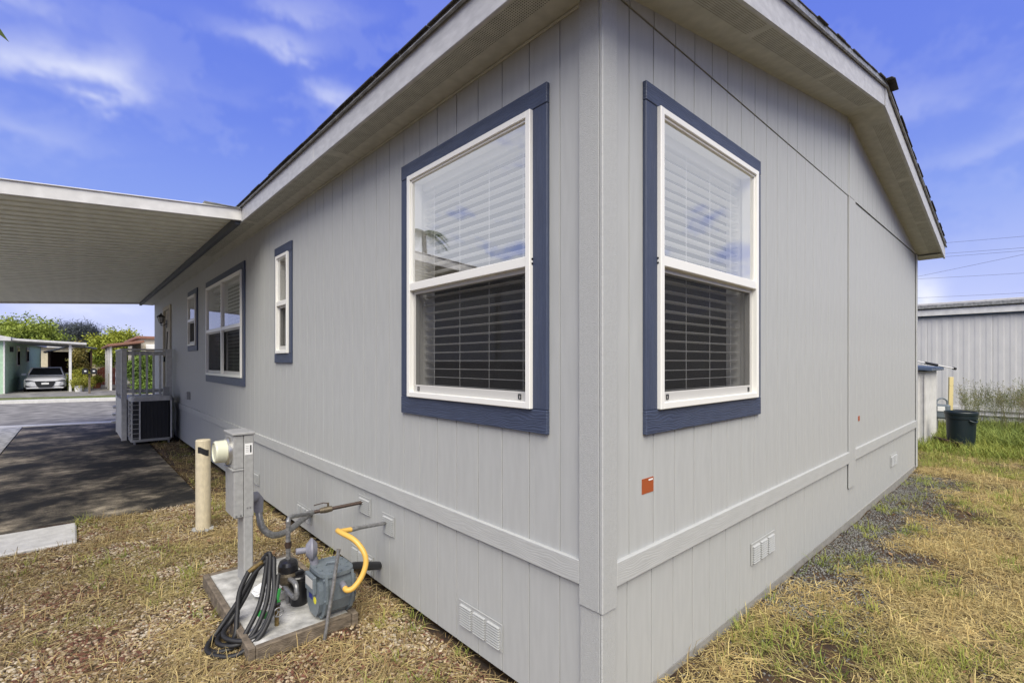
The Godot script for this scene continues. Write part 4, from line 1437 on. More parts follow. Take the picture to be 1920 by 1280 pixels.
	tube(s, [Vector3(0.02, 0.362, -1.872), Vector3(-0.20, 0.385, -1.845), Vector3(-0.262, 0.391, -1.836), Vector3(-0.285, 0.393, -1.832)], [0.0125, 0.0125, 0.0165, 0.0165], 10)
	part(g, "pipe", s, M.galvanised)

# ------------------------------------------------------------------ right yard
func ribbed_sheet(s: SurfaceTool, u: Vector3, up: Vector3, out: Vector3, o: Vector3, length: float, height: float, period: float, depth: float) -> void:
	var n := int(length / period)
	var p := length / n
	for k in n:
		for q in [[0.0, 0.0, 0.35, 0.0], [0.35, 0.0, 0.5, 1.0], [0.5, 1.0, 0.85, 1.0], [0.85, 1.0, 1.0, 0.0]]:
			var a: Vector3 = o + u * (k + q[0]) * p + out * depth * q[1]
			var b: Vector3 = o + u * (k + q[2]) * p + out * depth * q[3]
			face(s, [a, b, b + up * height, a + up * height], out)

func right_yard() -> void:
	var nb := thing("neighbour_home", "long white ribbed-metal mobile home beyond the rubbish bin", "house", Vector3(14.9, -0.12, 0))
	var s := new_st()
	cbox(s, Vector3(0.03, 0.0, -14), Vector3(4.2, 2.95, 9.0))
	part(nb, "core", s, M.neighbour_white)
	for k in 18:
		s = new_st()
		ribbed_sheet(s, Vector3(0, 0, 1), Vector3(0, 1, 0), Vector3(-1, 0, 0), Vector3(0.02, 0.50, 9.0 - (k + 1) * 1.22 + 0.003), 1.214, 2.27, 0.19, 0.006)
		part(nb, "wall_sheet", s, M.neighbour_white)
	s = new_st()
	ribbed_sheet(s, Vector3(0, 0, 1), Vector3(0, 1, 0), Vector3(-1, 0, 0), Vector3(0.01, 0.0, -13.0), 22.0, 0.31, 0.30, 0.008)
	part(nb, "skirt", s, M.neighbour_white)
	boxpart(nb, "base_trim", Vector3(-0.035, 0.30, -13.0), Vector3(0.02, 0.345, 9.0), M.beam_white)
	boxpart(nb, "base_trim", Vector3(-0.02, 0.42, -13.0), Vector3(0.02, 0.50, 9.0), M.beam_white)
	boxpart(nb, "painted_shadow_strip", Vector3(-0.03, 2.77, -13.0), Vector3(0.02, 2.81, 9.0), M.roof_blue)  # dark strip: shade under the fascia put into colour
	boxpart(nb, "fascia", Vector3(-0.10, 2.81, -14.0), Vector3(0.0, 2.97, 9.1), M.beam_white, 0.006)
	boxpart(nb, "gutter", Vector3(-0.16, 2.99, -14.0), Vector3(-0.02, 3.09, 9.1), M.drip_metal, 0.012)
	s = new_st()
	cbox(s, Vector3(-0.1, 0.0, -14.0), Vector3(4.4, 0.05, 9.1), 0.006, Transform3D(Basis(Vector3(0, 0, 1), 0.05), Vector3(0, 3.095, 0)))
	part(nb, "roof", s, M.roof_white)
	# shed
	var sh := thing("garden_shed", "low white ribbed-metal shed with a blue roof behind the home", "shed", Vector3(10.342, -0.12, -0.233))
	s = new_st()
	cbox(s, Vector3(0.02, 0.0, -1.4), Vector3(1.5, 1.44, -0.02))
	part(sh, "core", s, M.shed_white)
	s = new_st()
	ribbed_sheet(s, Vector3(1, 0, 0), Vector3(0, 1, 0), Vector3(0, 0, 1), Vector3(0.0, 0.0, -0.018), 1.5, 1.44, 0.15, 0.015)
	part(sh, "front_sheet", s, M.shed_white)
	s = new_st()
	ribbed_sheet(s, Vector3(0, 0, -1), Vector3(0, 1, 0), Vector3(-1, 0, 0), Vector3(0.018, 0.0, 0.0), 1.4, 1.44, 0.2, 0.012)
	part(sh, "side_sheet", s, M.shed_white)
	s = new_st()
	cbox(s, Vector3(-0.08, 0.0, -1.5), Vector3(1.6, 0.05, 0.10), 0.006, Transform3D(Basis(Vector3(1, 0, 0), 0.08), Vector3(0, 1.455, 0)))
	for k in 7:
		cbox(s, Vector3(-0.06 + k * 0.26, 0.05, -1.5), Vector3(-0.03 + k * 0.26, 0.068, 0.10), 0.004, Transform3D(Basis(Vector3(1, 0, 0), 0.08), Vector3(0, 1.455, 0)))
	part(sh, "roof", s, M.roof_blue)
	var po := thing("paint_pole", "thin white pole with a black grip lying across the shed roof", "pole")
	s = new_st()
	var pa := Vector3(10.12, 1.585, -0.62)
	var pb := Vector3(10.95, 1.37, 0.12)
	tube(s, [pa, pb], 0.012, 8)
	part(po, "shaft", s, M.beam_white)
	s = new_st()
	tube(s, [pa.lerp(pb, 0.48), pa.lerp(pb, 0.70)], 0.026, 8)
	tube(s, [pa.lerp(pb, 0.98), pa.lerp(pb, 1.02)], 0.028, 8)
	part(po, "grip", s, M.black)
	# rubbish bin
	var b := thing("rubbish_bin", "dark green round plastic rubbish bin standing in the grass", "bin", Vector3(10.5, -0.15, 0.25))
	s = new_st()
	lathe(s, [Vector2(0.0, 0.0), Vector2(0.18, 0.0), Vector2(0.187, 0.02), Vector2(0.213, 0.60), Vector2(0.226, 0.605), Vector2(0.23, 0.67), Vector2(0.24, 0.68), Vector2(0.243, 0.72), Vector2(0.235, 0.735), Vector2(0.22, 0.73), Vector2(0.208, 0.6), Vector2(0.178, 0.03), Vector2(0.0, 0.02)], 32)
	part(b, "body", s, M.bin_green)
	for an in [2.2, 2.2 + PI]:
		s = new_st()
		var h := []
		for k in 7:
			var t: float = an - 0.33 + k * 0.11
			var rr := 0.222 + 0.035 * sin(PI * k / 6.0)
			h.append(Vector3(rr * cos(t), 0.585 - 0.03 * sin(PI * k / 6.0), rr * sin(t)))
		tube(s, h, 0.016, 8)
		part(b, "handle", s, M.bin_green)
	# yellow timber stake
	var y := thing("timber_stake", "faded yellow timber stake against the white neighbouring wall", "stake", Vector3(14.2, -0.15, -0.25), -0.75)
	s = new_st()
	cbox(s, Vector3(-0.05, 0.0, -0.02), Vector3(0.05, 1.28, 0.02), 0.004, Transform3D(Basis(Vector3(1, 0, 0), 0.0) * Basis(Vector3(0, 0, 1), -0.02), Vector3.ZERO))
	part(y, "board", s, M.stake_yellow)
	# small meter behind the bin
	var m := thing("neighbour_gas_meter", "small grey gas meter between the shed and the bin", "gas meter", Vector3(12.0, -0.12, -0.17))
	boxpart(m, "body", Vector3(-0.10, 0.42, -0.13), Vector3(0.10, 0.72, 0.13), M.meter_grey, 0.03)
	s = new_st()
	tube(s, smooth_path([Vector3(-0.06, 0.72, -0.08), Vector3(-0.05, 0.80, -0.07), Vector3(0.0, 0.85, 0.0), Vector3(0.05, 0.80, 0.07), Vector3(0.06, 0.72, 0.08)], 5), 0.016, 8)
	part(m, "pipe_loop", s, M.meter_grey)
	s = new_st()
	tube(s, [Vector3(-0.06, 0.0, -0.08), Vector3(-0.06, 0.43, -0.08)], 0.025, 8)
	part(m, "riser", s, M.galvanised)
	boxpart(m, "index_plate", Vector3(-0.115, 0.58, -0.06), Vector3(-0.101, 0.68, 0.06), M.paper, 0.003)
	# rotten wood scraps by the bin
	for k in 5:
		var sc := thing("wood_scrap", ["lowest rotten timber scrap of the heap between shed and bin", "rotten timber scrap second from the ground beside the bin", "rotten timber scrap in the middle of the heap by the shed", "rotten timber scrap second from the top of the heap", "topmost and shortest rotten timber scrap on the heap beside the bin"][k], "timber scrap", Vector3(10.35 + 0.06 * (k % 3), -0.09 + 0.035 * k, -0.02 + 0.05 * (k % 4)), rng.randf_range(0.2, 1.2), "timber scraps between shed and bin")
		s = new_st()
		cbox(s, Vector3(-0.26 + 0.02 * k, -0.02, -0.035), Vector3(0.24 - 0.02 * k, 0.02, 0.035), 0.008, Transform3D(Basis(Vector3(0, 0, 1), rng.randf_range(-0.15, 0.15)), Vector3.ZERO))
		part(sc, "piece", s, M.rotten_wood)
	# overhead wires beyond the neighbour's roof
	var wires := [[8.909, 8.266, "topmost thin overhead wire above the white home"], [8.245, 7.648, "second overhead wire from the top above the white home"], [8.046, 7.49, "third overhead wire, just under the second"], [7.183, 7.288, "slanting overhead wire that crosses toward the third"], [6.751, 6.281, "overhead wire passing above the low cloud"], [5.556, 5.216, "lowest overhead wire just above the white roof"]]
	for w in wires:
		var o := thing("overhead_wire", w[2], "overhead wire", Vector3.ZERO, 0.0, "overhead wires on the right")
		s = new_st()
		var A := Vector3(38.618, w[0], -2.666)
		var B := Vector3(36.292, w[1], 0.626)
		var line := []
		for k in 13:
			var t := -2.5 + k * 0.55
			line.append(A.lerp(B, t) + Vector3(0, 0.012 * (t - 0.5) * (t - 0.5), 0))
		tube(s, line, 0.008, 5)
		part(o, "cable", s, M.wire)

# ------------------------------------------------------------------ vegetation
func rock_mesh(r: float, seed_: int, m: Material) -> ArrayMesh:
	var g := RandomNumberGenerator.new()
	g.seed = seed_
	var s := new_st()
	var rings := 4
	var segs := 7
	var P := []
	for i in rings + 1:
		var row := []
		var th := PI * i / rings
		for k in segs:
			var ph := TAU * k / segs + i * 0.4
			var q := r * g.randf_range(0.75, 1.15)
			row.append(Vector3(sin(th) * cos(ph), cos(th) * 0.7, sin(th) * sin(ph)) * q)
		P.append(row)
	for k in segs:
		P[0][k] = Vector3(0, r * 0.65, 0)
		P[rings][k] = Vector3(0, -r * 0.65, 0)
	for i in rings:
		for k in segs:
			var k2 := (k + 1) % segs
			var c: Vector3 = P[i][k] + P[i + 1][k2]
			face(s, [P[i][k], P[i][k2], P[i + 1][k2]], c)
			face(s, [P[i][k], P[i + 1][k2], P[i + 1][k]], c)
	return commit(s, m)

func leaf_mesh(n: int, spread: float, len_: float, wid: float, seed_: int) -> ArrayMesh:
	var g := RandomNumberGenerator.new()
	g.seed = seed_
	var s := new_st()
	for k in n:
		var o := Vector3(g.randfn(), g.randfn() * 0.7, g.randfn()) * spread * 0.5
		var d := Vector3(g.randfn(), g.randfn() * 0.6 + 0.1, g.randfn()).normalized()
		var sd := d.cross(Vector3(g.randfn(), g.randfn(), g.randfn())).normalized()
		var nn := d.cross(sd)
		var L := len_ * g.randf_range(0.7, 1.3)
		var W := wid * g.randf_range(0.7, 1.3)
		var mid := o + d * L * 0.5 + nn * L * 0.08
		face(s, [o, mid + sd * W * 0.5, o + d * L, mid - sd * W * 0.5], nn)
	return commit(s, M.leaf)

func scatter(parent: Node3D, called: String, me: Mesh, xfs: Array, cols: Array) -> MultiMeshInstance3D:
	var mm := MultiMesh.new()
	mm.transform_format = MultiMesh.TRANSFORM_3D
	mm.use_colors = true
	mm.mesh = me
	mm.instance_count = xfs.size()
	for k in xfs.size():
		mm.set_instance_transform(k, xfs[k])
		mm.set_instance_color(k, cols[k])
	var o := MultiMeshInstance3D.new()
	o.name = called
	o.multimesh = mm
	parent.add_child(o, true)
	return o

# a crown of leaf clumps gathered in lumps inside an ellipsoid
func crown(parent: Node3D, c: Vector3, rad: Vector3, lumps: int, per: int, me: Mesh, ca: Color, cb: Color, size := 1.0) -> void:
	var xfs := []
	var cols := []
	for l in lumps:
		var d := Vector3(rng.randfn(), rng.randfn(), rng.randfn()).normalized() * pow(rng.randf(), 0.4)
		var lc := c + d * rad * 0.82
		var lr := rad * rng.randf_range(0.22, 0.4)
		var tone := rng.randf()
		for k in per:
			var q := Vector3(rng.randfn(), rng.randfn(), rng.randfn()) * 0.5
			xfs.append(Transform3D(Basis.from_euler(Vector3(rng.randf() * TAU, rng.randf() * TAU, rng.randf() * TAU)).scaled(Vector3.ONE * size * rng.randf_range(0.7, 1.3)), lc + q * lr))
			cols.append(ca.lerp(cb, clampf(tone * 0.7 + rng.randf() * 0.4, 0, 1)))
	scatter(parent, "crown", me, xfs, cols).set_meta("kind", "stuff")

func tree(called: String, label: String, at: Vector3, h: float, c: Vector3, rad: Vector3, lumps: int, per: int, me: Mesh, ca: Color, cb: Color, size := 1.0, group := "") -> Node3D:
	var t := thing(called, label, "tree" if h > 2.2 else "shrub", at, 0.0, group)
	var s := new_st()
	var r := clampf(h * 0.03, 0.02, 0.3)
	tube(s, smooth_path([Vector3.ZERO, Vector3(0.02 * h, h * 0.35, 0.01 * h), Vector3(0.0, h * 0.75, 0)], 4), r, 8)
	for k in 7:
		var a := TAU * k / 7.0 + rng.randf()
		var y0 := h * rng.randf_range(0.3, 0.6)
		var e := c + Vector3(cos(a) * rad.x, rng.randf_range(-0.3, 0.5) * rad.y, sin(a) * rad.z) * 0.65
		tube(s, [Vector3(0.01 * h, y0, 0), Vector3(0, y0, 0).lerp(e, 0.5) + Vector3(0, 0.05 * h, 0), e], [r * 0.55, r * 0.35, r * 0.1], 6)
	part(t, "trunk", s, M.bark)
	crown(t, c, rad, lumps, per, me, ca, cb, size)
	return t

# ------------------------------------------------------------------ across the street
func car(at: Vector3, turn: float) -> void:
	var o := thing("parked_car", "white saloon car parked nose out under the mint home's carport", "car", at, turn)
	o.scale = Vector3.ONE * 0.84
	# body: cross sections from nose (z = 2.4) to tail (z = -2.4): [z, half width, sill y, waist y, top y of the section]
	var secs := [[2.40, 0.62, 0.34, 0.52, 0.66], [2.30, 0.78, 0.24, 0.60, 0.74], [2.05, 0.90, 0.20, 0.66, 0.82], [1.2, 0.925, 0.20, 0.76, 0.93], [0.75, 0.925, 0.20, 0.82, 0.97], [-0.8, 0.925, 0.20, 0.85, 0.99], [-1.7, 0.92, 0.20, 0.86, 1.02], [-2.3, 0.86, 0.24, 0.84, 1.0], [-2.42, 0.72, 0.40, 0.78, 0.92]]
	var ring := func(c: Array) -> Array:
		var z: float = c[0]
		var w: float = c[1]
		return [Vector3(-w * 0.9, c[2], z), Vector3(-w, c[2] + 0.1, z), Vector3(-w, c[3], z), Vector3(-w * 0.86, c[4] - 0.03, z), Vector3(-w * 0.4, c[4], z), Vector3(w * 0.4, c[4], z), Vector3(w * 0.86, c[4] - 0.03, z), Vector3(w, c[3], z), Vector3(w, c[2] + 0.1, z), Vector3(w * 0.9, c[2], z)]
	var s := new_st()
	for k in secs.size() - 1:
		var a: Array = ring.call(secs[k])
		var b: Array = ring.call(secs[k + 1])
		for j in a.size():
			var j2 := (j + 1) % a.size()
			var out: Vector3 = (a[j] + a[j2]) * 0.5 - Vector3(0, 0.55, (a[j].z))
			face(s, [a[j], a[j2], b[j2]], out)
			face(s, [a[j], b[j2], b[j]], out)
	face(s, ring.call(secs[0]), Vector3(0, 0, 1))
	face(s, ring.call(secs[-1]), Vector3(0, 0, -1))
	part(o, "body", s, M.car_paint)
	# cabin
	s = new_st()
	var cab := [[1.05, 0.80, 0.93], [0.25, 0.66, 1.40], [-0.9, 0.64, 1.43], [-1.9, 0.74, 1.0]]
	for k in 3:
		var a: Array = cab[k]
		var b: Array = cab[k + 1]
		face(s, [Vector3(-a[1], a[2], a[0]), Vector3(a[1], a[2], a[0]), Vector3(b[1], b[2], b[0]), Vector3(-b[1], b[2], b[0])], Vector3(0, 1, 0.3))
	part(o, "roof", s, M.car_paint)
	s = new_st()
	face(s, [Vector3(-0.74, 0.965, 1.0), Vector3(0.74, 0.965, 1.0), Vector3(0.60, 1.37, 0.31), Vector3(-0.60, 1.37, 0.31)], Vector3(0, 0.5, 1))
	part(o, "windscreen", s, M.dark_glass)
	for sg in [-1.0, 1.0]:
		s = new_st()
		face(s, [Vector3(0.83 * sg, 0.94, 1.05), Vector3(0.85 * sg, 0.95, -1.9), Vector3(0.665 * sg, 1.42, -0.9), Vector3(0.675 * sg, 1.39, 0.25)], Vector3(sg, 0.3, 0))
		part(o, "side_glass", s, M.dark_glass)
		boxpart(o, "mirror", Vector3(0.90 * sg - 0.05, 0.93, 0.66), Vector3(0.90 * sg + 0.14 * sg + 0.05, 1.05, 0.76), M.car_paint, 0.03) if sg > 0 else boxpart(o, "mirror", Vector3(-1.09, 0.93, 0.66), Vector3(-0.85, 1.05, 0.76), M.car_paint, 0.03)
		s = new_st()
		prism(s, PackedVector2Array([Vector2(0.42 * sg, 0.62), Vector2(0.86 * sg, 0.70), Vector2(0.84 * sg, 0.645), Vector2(0.46 * sg, 0.585)]), 2.18, 2.40)
		part(o, "headlight", s, M.dark_glass)
		s = new_st()
		prism(s, PackedVector2Array([Vector2(0.50 * sg, 0.665), Vector2(0.87 * sg, 0.735), Vector2(0.86 * sg, 0.70), Vector2(0.46 * sg, 0.64)]), 2.16, 2.385)
		part(o, "daytime_light", s, M.lamp_lens)
		s = new_st()
		prism(s, PackedVector2Array([Vector2(0.56 * sg, 0.30), Vector2(0.82 * sg, 0.40), Vector2(0.84 * sg, 0.30)]), 2.2, 2.37)
		part(o, "air_intake", s, M.black)
		for z in [1.45, -1.4]:
			var w := group_node(o, "wheel", Transform3D(Basis(Vector3(0, 1, 0), Vector3(-1, 0, 0), Vector3(0, 0, 1)), Vector3(0.82 * sg, 0.33, z)))
			s = new_st()
			lathe(s, [Vector2(0.0, -0.11), Vector2(0.31, -0.11), Vector2(0.335, -0.08), Vector2(0.335, 0.08), Vector2(0.31, 0.11), Vector2(0.0, 0.11)], 20)
			part(w, "tyre", s, M.rubber)
			s = new_st()
			lathe(s, [Vector2(0.0, -0.118), Vector2(0.22, -0.112), Vector2(0.22, 0.112), Vector2(0.0, 0.118)], 14)
			part(w, "rim", s, M.chrome)
	s = new_st()
	prism(s, PackedVector2Array([Vector2(-0.45, 0.62), Vector2(0.45, 0.62), Vector2(0.36, 0.36), Vector2(0.28, 0.27), Vector2(-0.28, 0.27), Vector2(-0.36, 0.36)]), 2.3, 2.43)
	part(o, "grille", s, M.black)
	boxpart(o, "number_plate", Vector3(-0.16, 0.43, 2.43), Vector3(0.16, 0.53, 2.445), M.paper)
	boxpart(o, "bumper", Vector3(-0.80, 0.18, 2.05), Vector3(0.80, 0.26, 2.36), M.car_paint, 0.03)
	s = new_st()
	tube(s, [Vector3(-0.05, 0.60, 2.435), Vector3(-0.03, 0.56, 2.44), Vector3(0.03, 0.56, 2.44), Vector3(0.05, 0.60, 2.435)], 0.008, 6)
	part(o, "emblem", s, M.chrome)

func across_street() -> void:
	var Y := 0.03
	var h := thing("mint_home", "mint green mobile home with white roof across the street", "house", Vector3(-1.797, Y, 0.28), -0.058)
	var s := new_st()
	cbox(s, Vector3(-9.5, 0.0, -44.0), Vector3(-4.0, 2.5, -31.0))
	part(h, "wall", s, M.mint)
	s = new_st()
	prism(s, PackedVector2Array([Vector2(-3.75, 2.44), Vector2(-3.75, 2.60), Vector2(-6.7, 3.25), Vector2(-9.8, 2.60), Vector2(-9.8, 2.44)]), -44.3, -30.7)
	part(h, "roof", s, M.roof_white)
	for q in [[-34.7, 1.25, 2.3, 0.42], [-37.9, 1.45, 2.3, 0.42]]:
		var wn := boxpart(h, "window", Vector3(-4.0, q[1], q[0] - q[3]), Vector3(-3.96, q[2], q[0] + q[3]), M.vinyl_grey, 0.006)
		boxpart(wn, "pane", Vector3(-3.962, q[1] + 0.06, q[0] - q[3] + 0.06), Vector3(-3.952, q[2] - 0.06, q[0] + q[3] - 0.06), M.dark_glass, 0.0)
	boxpart(h, "belt_board", Vector3(-4.0, 0.62, -43.9), Vector3(-3.98, 0.68, -31.05), M.mint)
	boxpart(h, "corner_board", Vector3(-4.03, 0.0, -31.06), Vector3(-3.975, 2.44, -30.98), M.beam_white)
	boxpart(h, "wall_lamp", Vector3(-3.998, 1.95, -32.6), Vector3(-3.88, 2.2, -32.4), M.black)
	boxpart(h, "roof_vent", Vector3(-5.6, 2.8, -36.6), Vector3(-4.9, 3.45, -35.9), M.roof_white, 0.03)
	var c := thing("mint_carport", "flat white carport roof on posts beside the mint green home", "carport", Vector3(0, Y, 0))
	s = new_st()
	cbox(s, Vector3(-3.74, 0.0, -38.6), Vector3(-1.15, 0.10, -30.75), 0.01, Transform3D(Basis(Vector3(0, 0, 1), -0.055), Vector3(0, 2.25, 0)))
	part(c, "roof", s, M.roof_white)
	for z in [-31.05, -35.4, -38.2]:
		boxpart(c, "post", Vector3(-1.80, 0.0, z - 0.05), Vector3(-1.70, 2.34, z + 0.05), M.beam_white)
	car(Vector3(-2.66, Y, -33.75), 0.0)
	var ch := thing("cream_home", "cream walled home far behind the carport", "house", Vector3(0, Y, 0))
	s = new_st()
	cbox(s, Vector3(-5.5, 0, -58.0), Vector3(0.5, 2.6, -52.0))
	part(ch, "wall", s, M.cream_wall)
	s = new_st()
	prism(s, PackedVector2Array([Vector2(-5.8, 2.6), Vector2(0.8, 2.6), Vector2(-2.5, 2.85)]), -58.3, -51.7)
	part(ch, "roof", s, M.roof_white)
	var sd := thing("dark_shed", "dark open-fronted shed behind the white car", "shed", Vector3(0, Y, 0))
	s = new_st()
	cbox(s, Vector3(-2.9, 0, -46.2), Vector3(-2.8, 2.2, -43.5))
	cbox(s, Vector3(-0.75, 0, -46.2), Vector3(-0.65, 2.3, -43.5))
	cbox(s, Vector3(-2.8, 0, -46.3), Vector3(-0.75, 2.2, -46.2))
	part(sd, "wall", s, M.rotten_wood)
	s = new_st()
	prism(s, PackedVector2Array([Vector2(-3.1, 2.15), Vector2(-1.7, 2.65), Vector2(-0.4, 2.45), Vector2(-0.4, 2.38), Vector2(-1.7, 2.57), Vector2(-3.1, 2.07)]), -46.4, -43.2)
	part(sd, "roof", s, M.ledger_blue)
	# trees
	var broad := leaf_mesh(26, 0.55, 0.22, 0.12, 3)
	var small := leaf_mesh(26, 0.30, 0.11, 0.06, 4)
	var needle := leaf_mesh(40, 0.60, 0.34, 0.03, 5)
	tree("maple_tree", "broad bright green tree behind the mint green home", Vector3(-5.6, 0, -66.0), 6.0, Vector3(0, 4.1, 0), Vector3(3.5, 1.9, 3.0), 26, 46, broad, Color(0.13, 0.19, 0.02), Color(0.30, 0.36, 0.05), 0.95)
	tree("cedar_tree", "blue-grey cedar tree between the green trees", Vector3(-1.3, 0, -73.0), 6.0, Vector3(0, 4.2, 0), Vector3(2.3, 2.0, 2.0), 16, 40, needle, Color(0.07, 0.085, 0.09), Color(0.13, 0.15, 0.16), 1.2)
	tree("citrus_tree", "dense yellow-green tree above the red garden gate", Vector3(1.15, 0, -50.5), 4.6, Vector3(0, 2.5, 0), Vector3(1.95, 1.6, 1.9), 34, 60, broad, Color(0.10, 0.16, 0.015), Color(0.33, 0.35, 0.03), 0.8)
	tree("bamboo_shrub", "tall olive shrub behind the carport posts", Vector3(-1.35, Y, -40.0), 2.5, Vector3(0, 1.5, 0), Vector3(0.32, 1.0, 0.35), 12, 40, small, Color(0.10, 0.11, 0.02), Color(0.28, 0.22, 0.05))
	tree("yellow_shrub", "yellow-green leafy shrub beside the carport post", Vector3(-1.42, Y, -32.2), 1.2, Vector3(0, 0.62, 0), Vector3(0.30, 0.48, 0.3), 10, 40, small, Color(0.14, 0.20, 0.02), Color(0.48, 0.46, 0.05))
	tree("round_shrub", "round dark green shrub seen between the porch balusters", Vector3(0.75, Y, -27.4), 1.5, Vector3(0, 1.1, 0), Vector3(0.6, 0.55, 0.6), 14, 60, small, Color(0.05, 0.10, 0.015), Color(0.16, 0.24, 0.03))
	tree("low_shrub", "low bright green shrub below the round shrub behind the porch", Vector3(1.0, Y, -27.0), 0.8, Vector3(0, 0.42, 0), Vector3(0.6, 0.35, 0.5), 12, 50, small, Color(0.08, 0.15, 0.02), Color(0.22, 0.32, 0.05))
	# mailboxes
	var mb := thing("mailbox_post", "dark twin mailboxes on a single post by the far kerb", "mailbox", Vector3(-1.08, 0.01, -28.7))
	boxpart(mb, "post", Vector3(-0.04, 0, -0.04), Vector3(0.04, 0.95, 0.04), M.timber)
	for x in [-0.15, 0.15]:
		s = new_st()
		var pr := PackedVector2Array([Vector2(-0.11, 0.92), Vector2(0.11, 0.92)])
		for k in 9:
			pr.append(Vector2(0.11 * cos(PI * k / 8), 1.08 + 0.11 * sin(PI * k / 8)))
		prism(s, pr, -0.22, 0.22, Transform3D(Basis.IDENTITY, Vector3(x, 0, 0)))
		part(mb, "box", s, M.black)
		boxpart(mb, "flag_plate", Vector3(x - 0.04, 1.03, 0.221), Vector3(x + 0.04, 1.09, 0.226), M.paper, 0.0)
	# garden gate
	var g := thing("garden_gate", "rust red picket gate with an arched top beyond the patio", "gate", Vector3(-0.62, Y, -38.0), -0.2)
	for k in 9:
		var x := k * 0.105
		boxpart(g, "picket", Vector3(x, 0.04, -0.012), Vector3(x + 0.095, 0.85 + 0.32 * sin(PI * (k + 1.5) / 13.0), 0.012), M.fence_red)
	for y in [0.25, 0.75]:
		boxpart(g, "rail", Vector3(0, y, -0.05), Vector3(0.94, y + 0.09, -0.013), M.fence_red)
	# terracotta-roofed home
	var t := thing("tan_home", "tan home with a terracotta porch roof behind the railing", "house", Vector3(0, Y, 0))
	s = new_st()
	cbox(s, Vector3(1.15, 0, -41.0), Vector3(6.5, 2.75, -32.6))
	part(t, "wall", s, M.beige_wall)
	s = new_st()
	cbox(s, Vector3(0.95, 2.75, -41.2), Vector3(6.7, 2.90, -32.4), 0.02)
	part(t, "roof", s, M.roof_red)
	s = new_st()
	cbox(s, Vector3(-0.35, 0.0, -38.0), Vector3(1.14, 0.12, -30.4), 0.01, Transform3D(Basis(Vector3(0, 0, 1), 0.16), Vector3(0, 2.30, 0)))
	part(t, "porch_roof", s, M.roof_red)
	for z in [-30.9, -33.2, -35.6]:
		boxpart(t, "porch_post", Vector3(-0.26, 0.0, z - 0.045), Vector3(-0.17, 2.28, z + 0.045), M.beam_white)
	boxpart(t, "porch_wall", Vector3(-0.24, 0.0, -32.9), Vector3(-0.19, 0.85, -31.0), M.beige_wall)
	boxpart(t, "porch_screen", Vector3(0.3, 0.0, -33.3), Vector3(0.38, 1.6, -32.0), M.fence_red)
	boxpart(t, "wall_air_unit", Vector3(1.35, 2.15, -32.598), Vector3(2.1, 2.45, -32.35), M.vinyl, 0.02)
	var wd := boxpart(t, "window", Vector3(1.55, 1.0, -32.6), Vector3(2.6, 2.0, -32.57), M.vinyl, 0.006)
	boxpart(wd, "pane", Vector3(1.62, 1.07, -32.575), Vector3(2.53, 1.93, -32.56), M.dark_glass, 0.0)
	# potted plants
	var pots := [[-0.66, -34.4, 0.20, "terracotta", "terracotta pot with a low yellow plant near the red gate"], [-1.45, -30.7, 0.17, "sewer_white", "white pot with a leafy plant right beside the carport post"], [-1.15, -31.1, 0.15, "sewer_white", "small white pot with a green plant in front of the yellow shrub"]]
	for q in pots:
		var pt := thing("potted_plant", q[4], "potted plant", Vector3(q[0], Y, q[1]), 0.0, "potted plants across the street")
		s = new_st()
		lathe(s, [Vector2(0, 0), Vector2(q[2] * 0.75, 0.0), Vector2(q[2], 0.26), Vector2(q[2] * 1.1, 0.27), Vector2(q[2] * 1.1, 0.31), Vector2(q[2] * 0.95, 0.30), Vector2(0, 0.28)], 16)
		part(pt, "pot", s, M[q[3]])
		crown(pt, Vector3(0, 0.42, 0), Vector3(q[2] * 1.1, 0.16, q[2] * 1.1), 5, 22, small, Color(0.12, 0.17, 0.02), Color(0.42, 0.38, 0.05), 0.7)

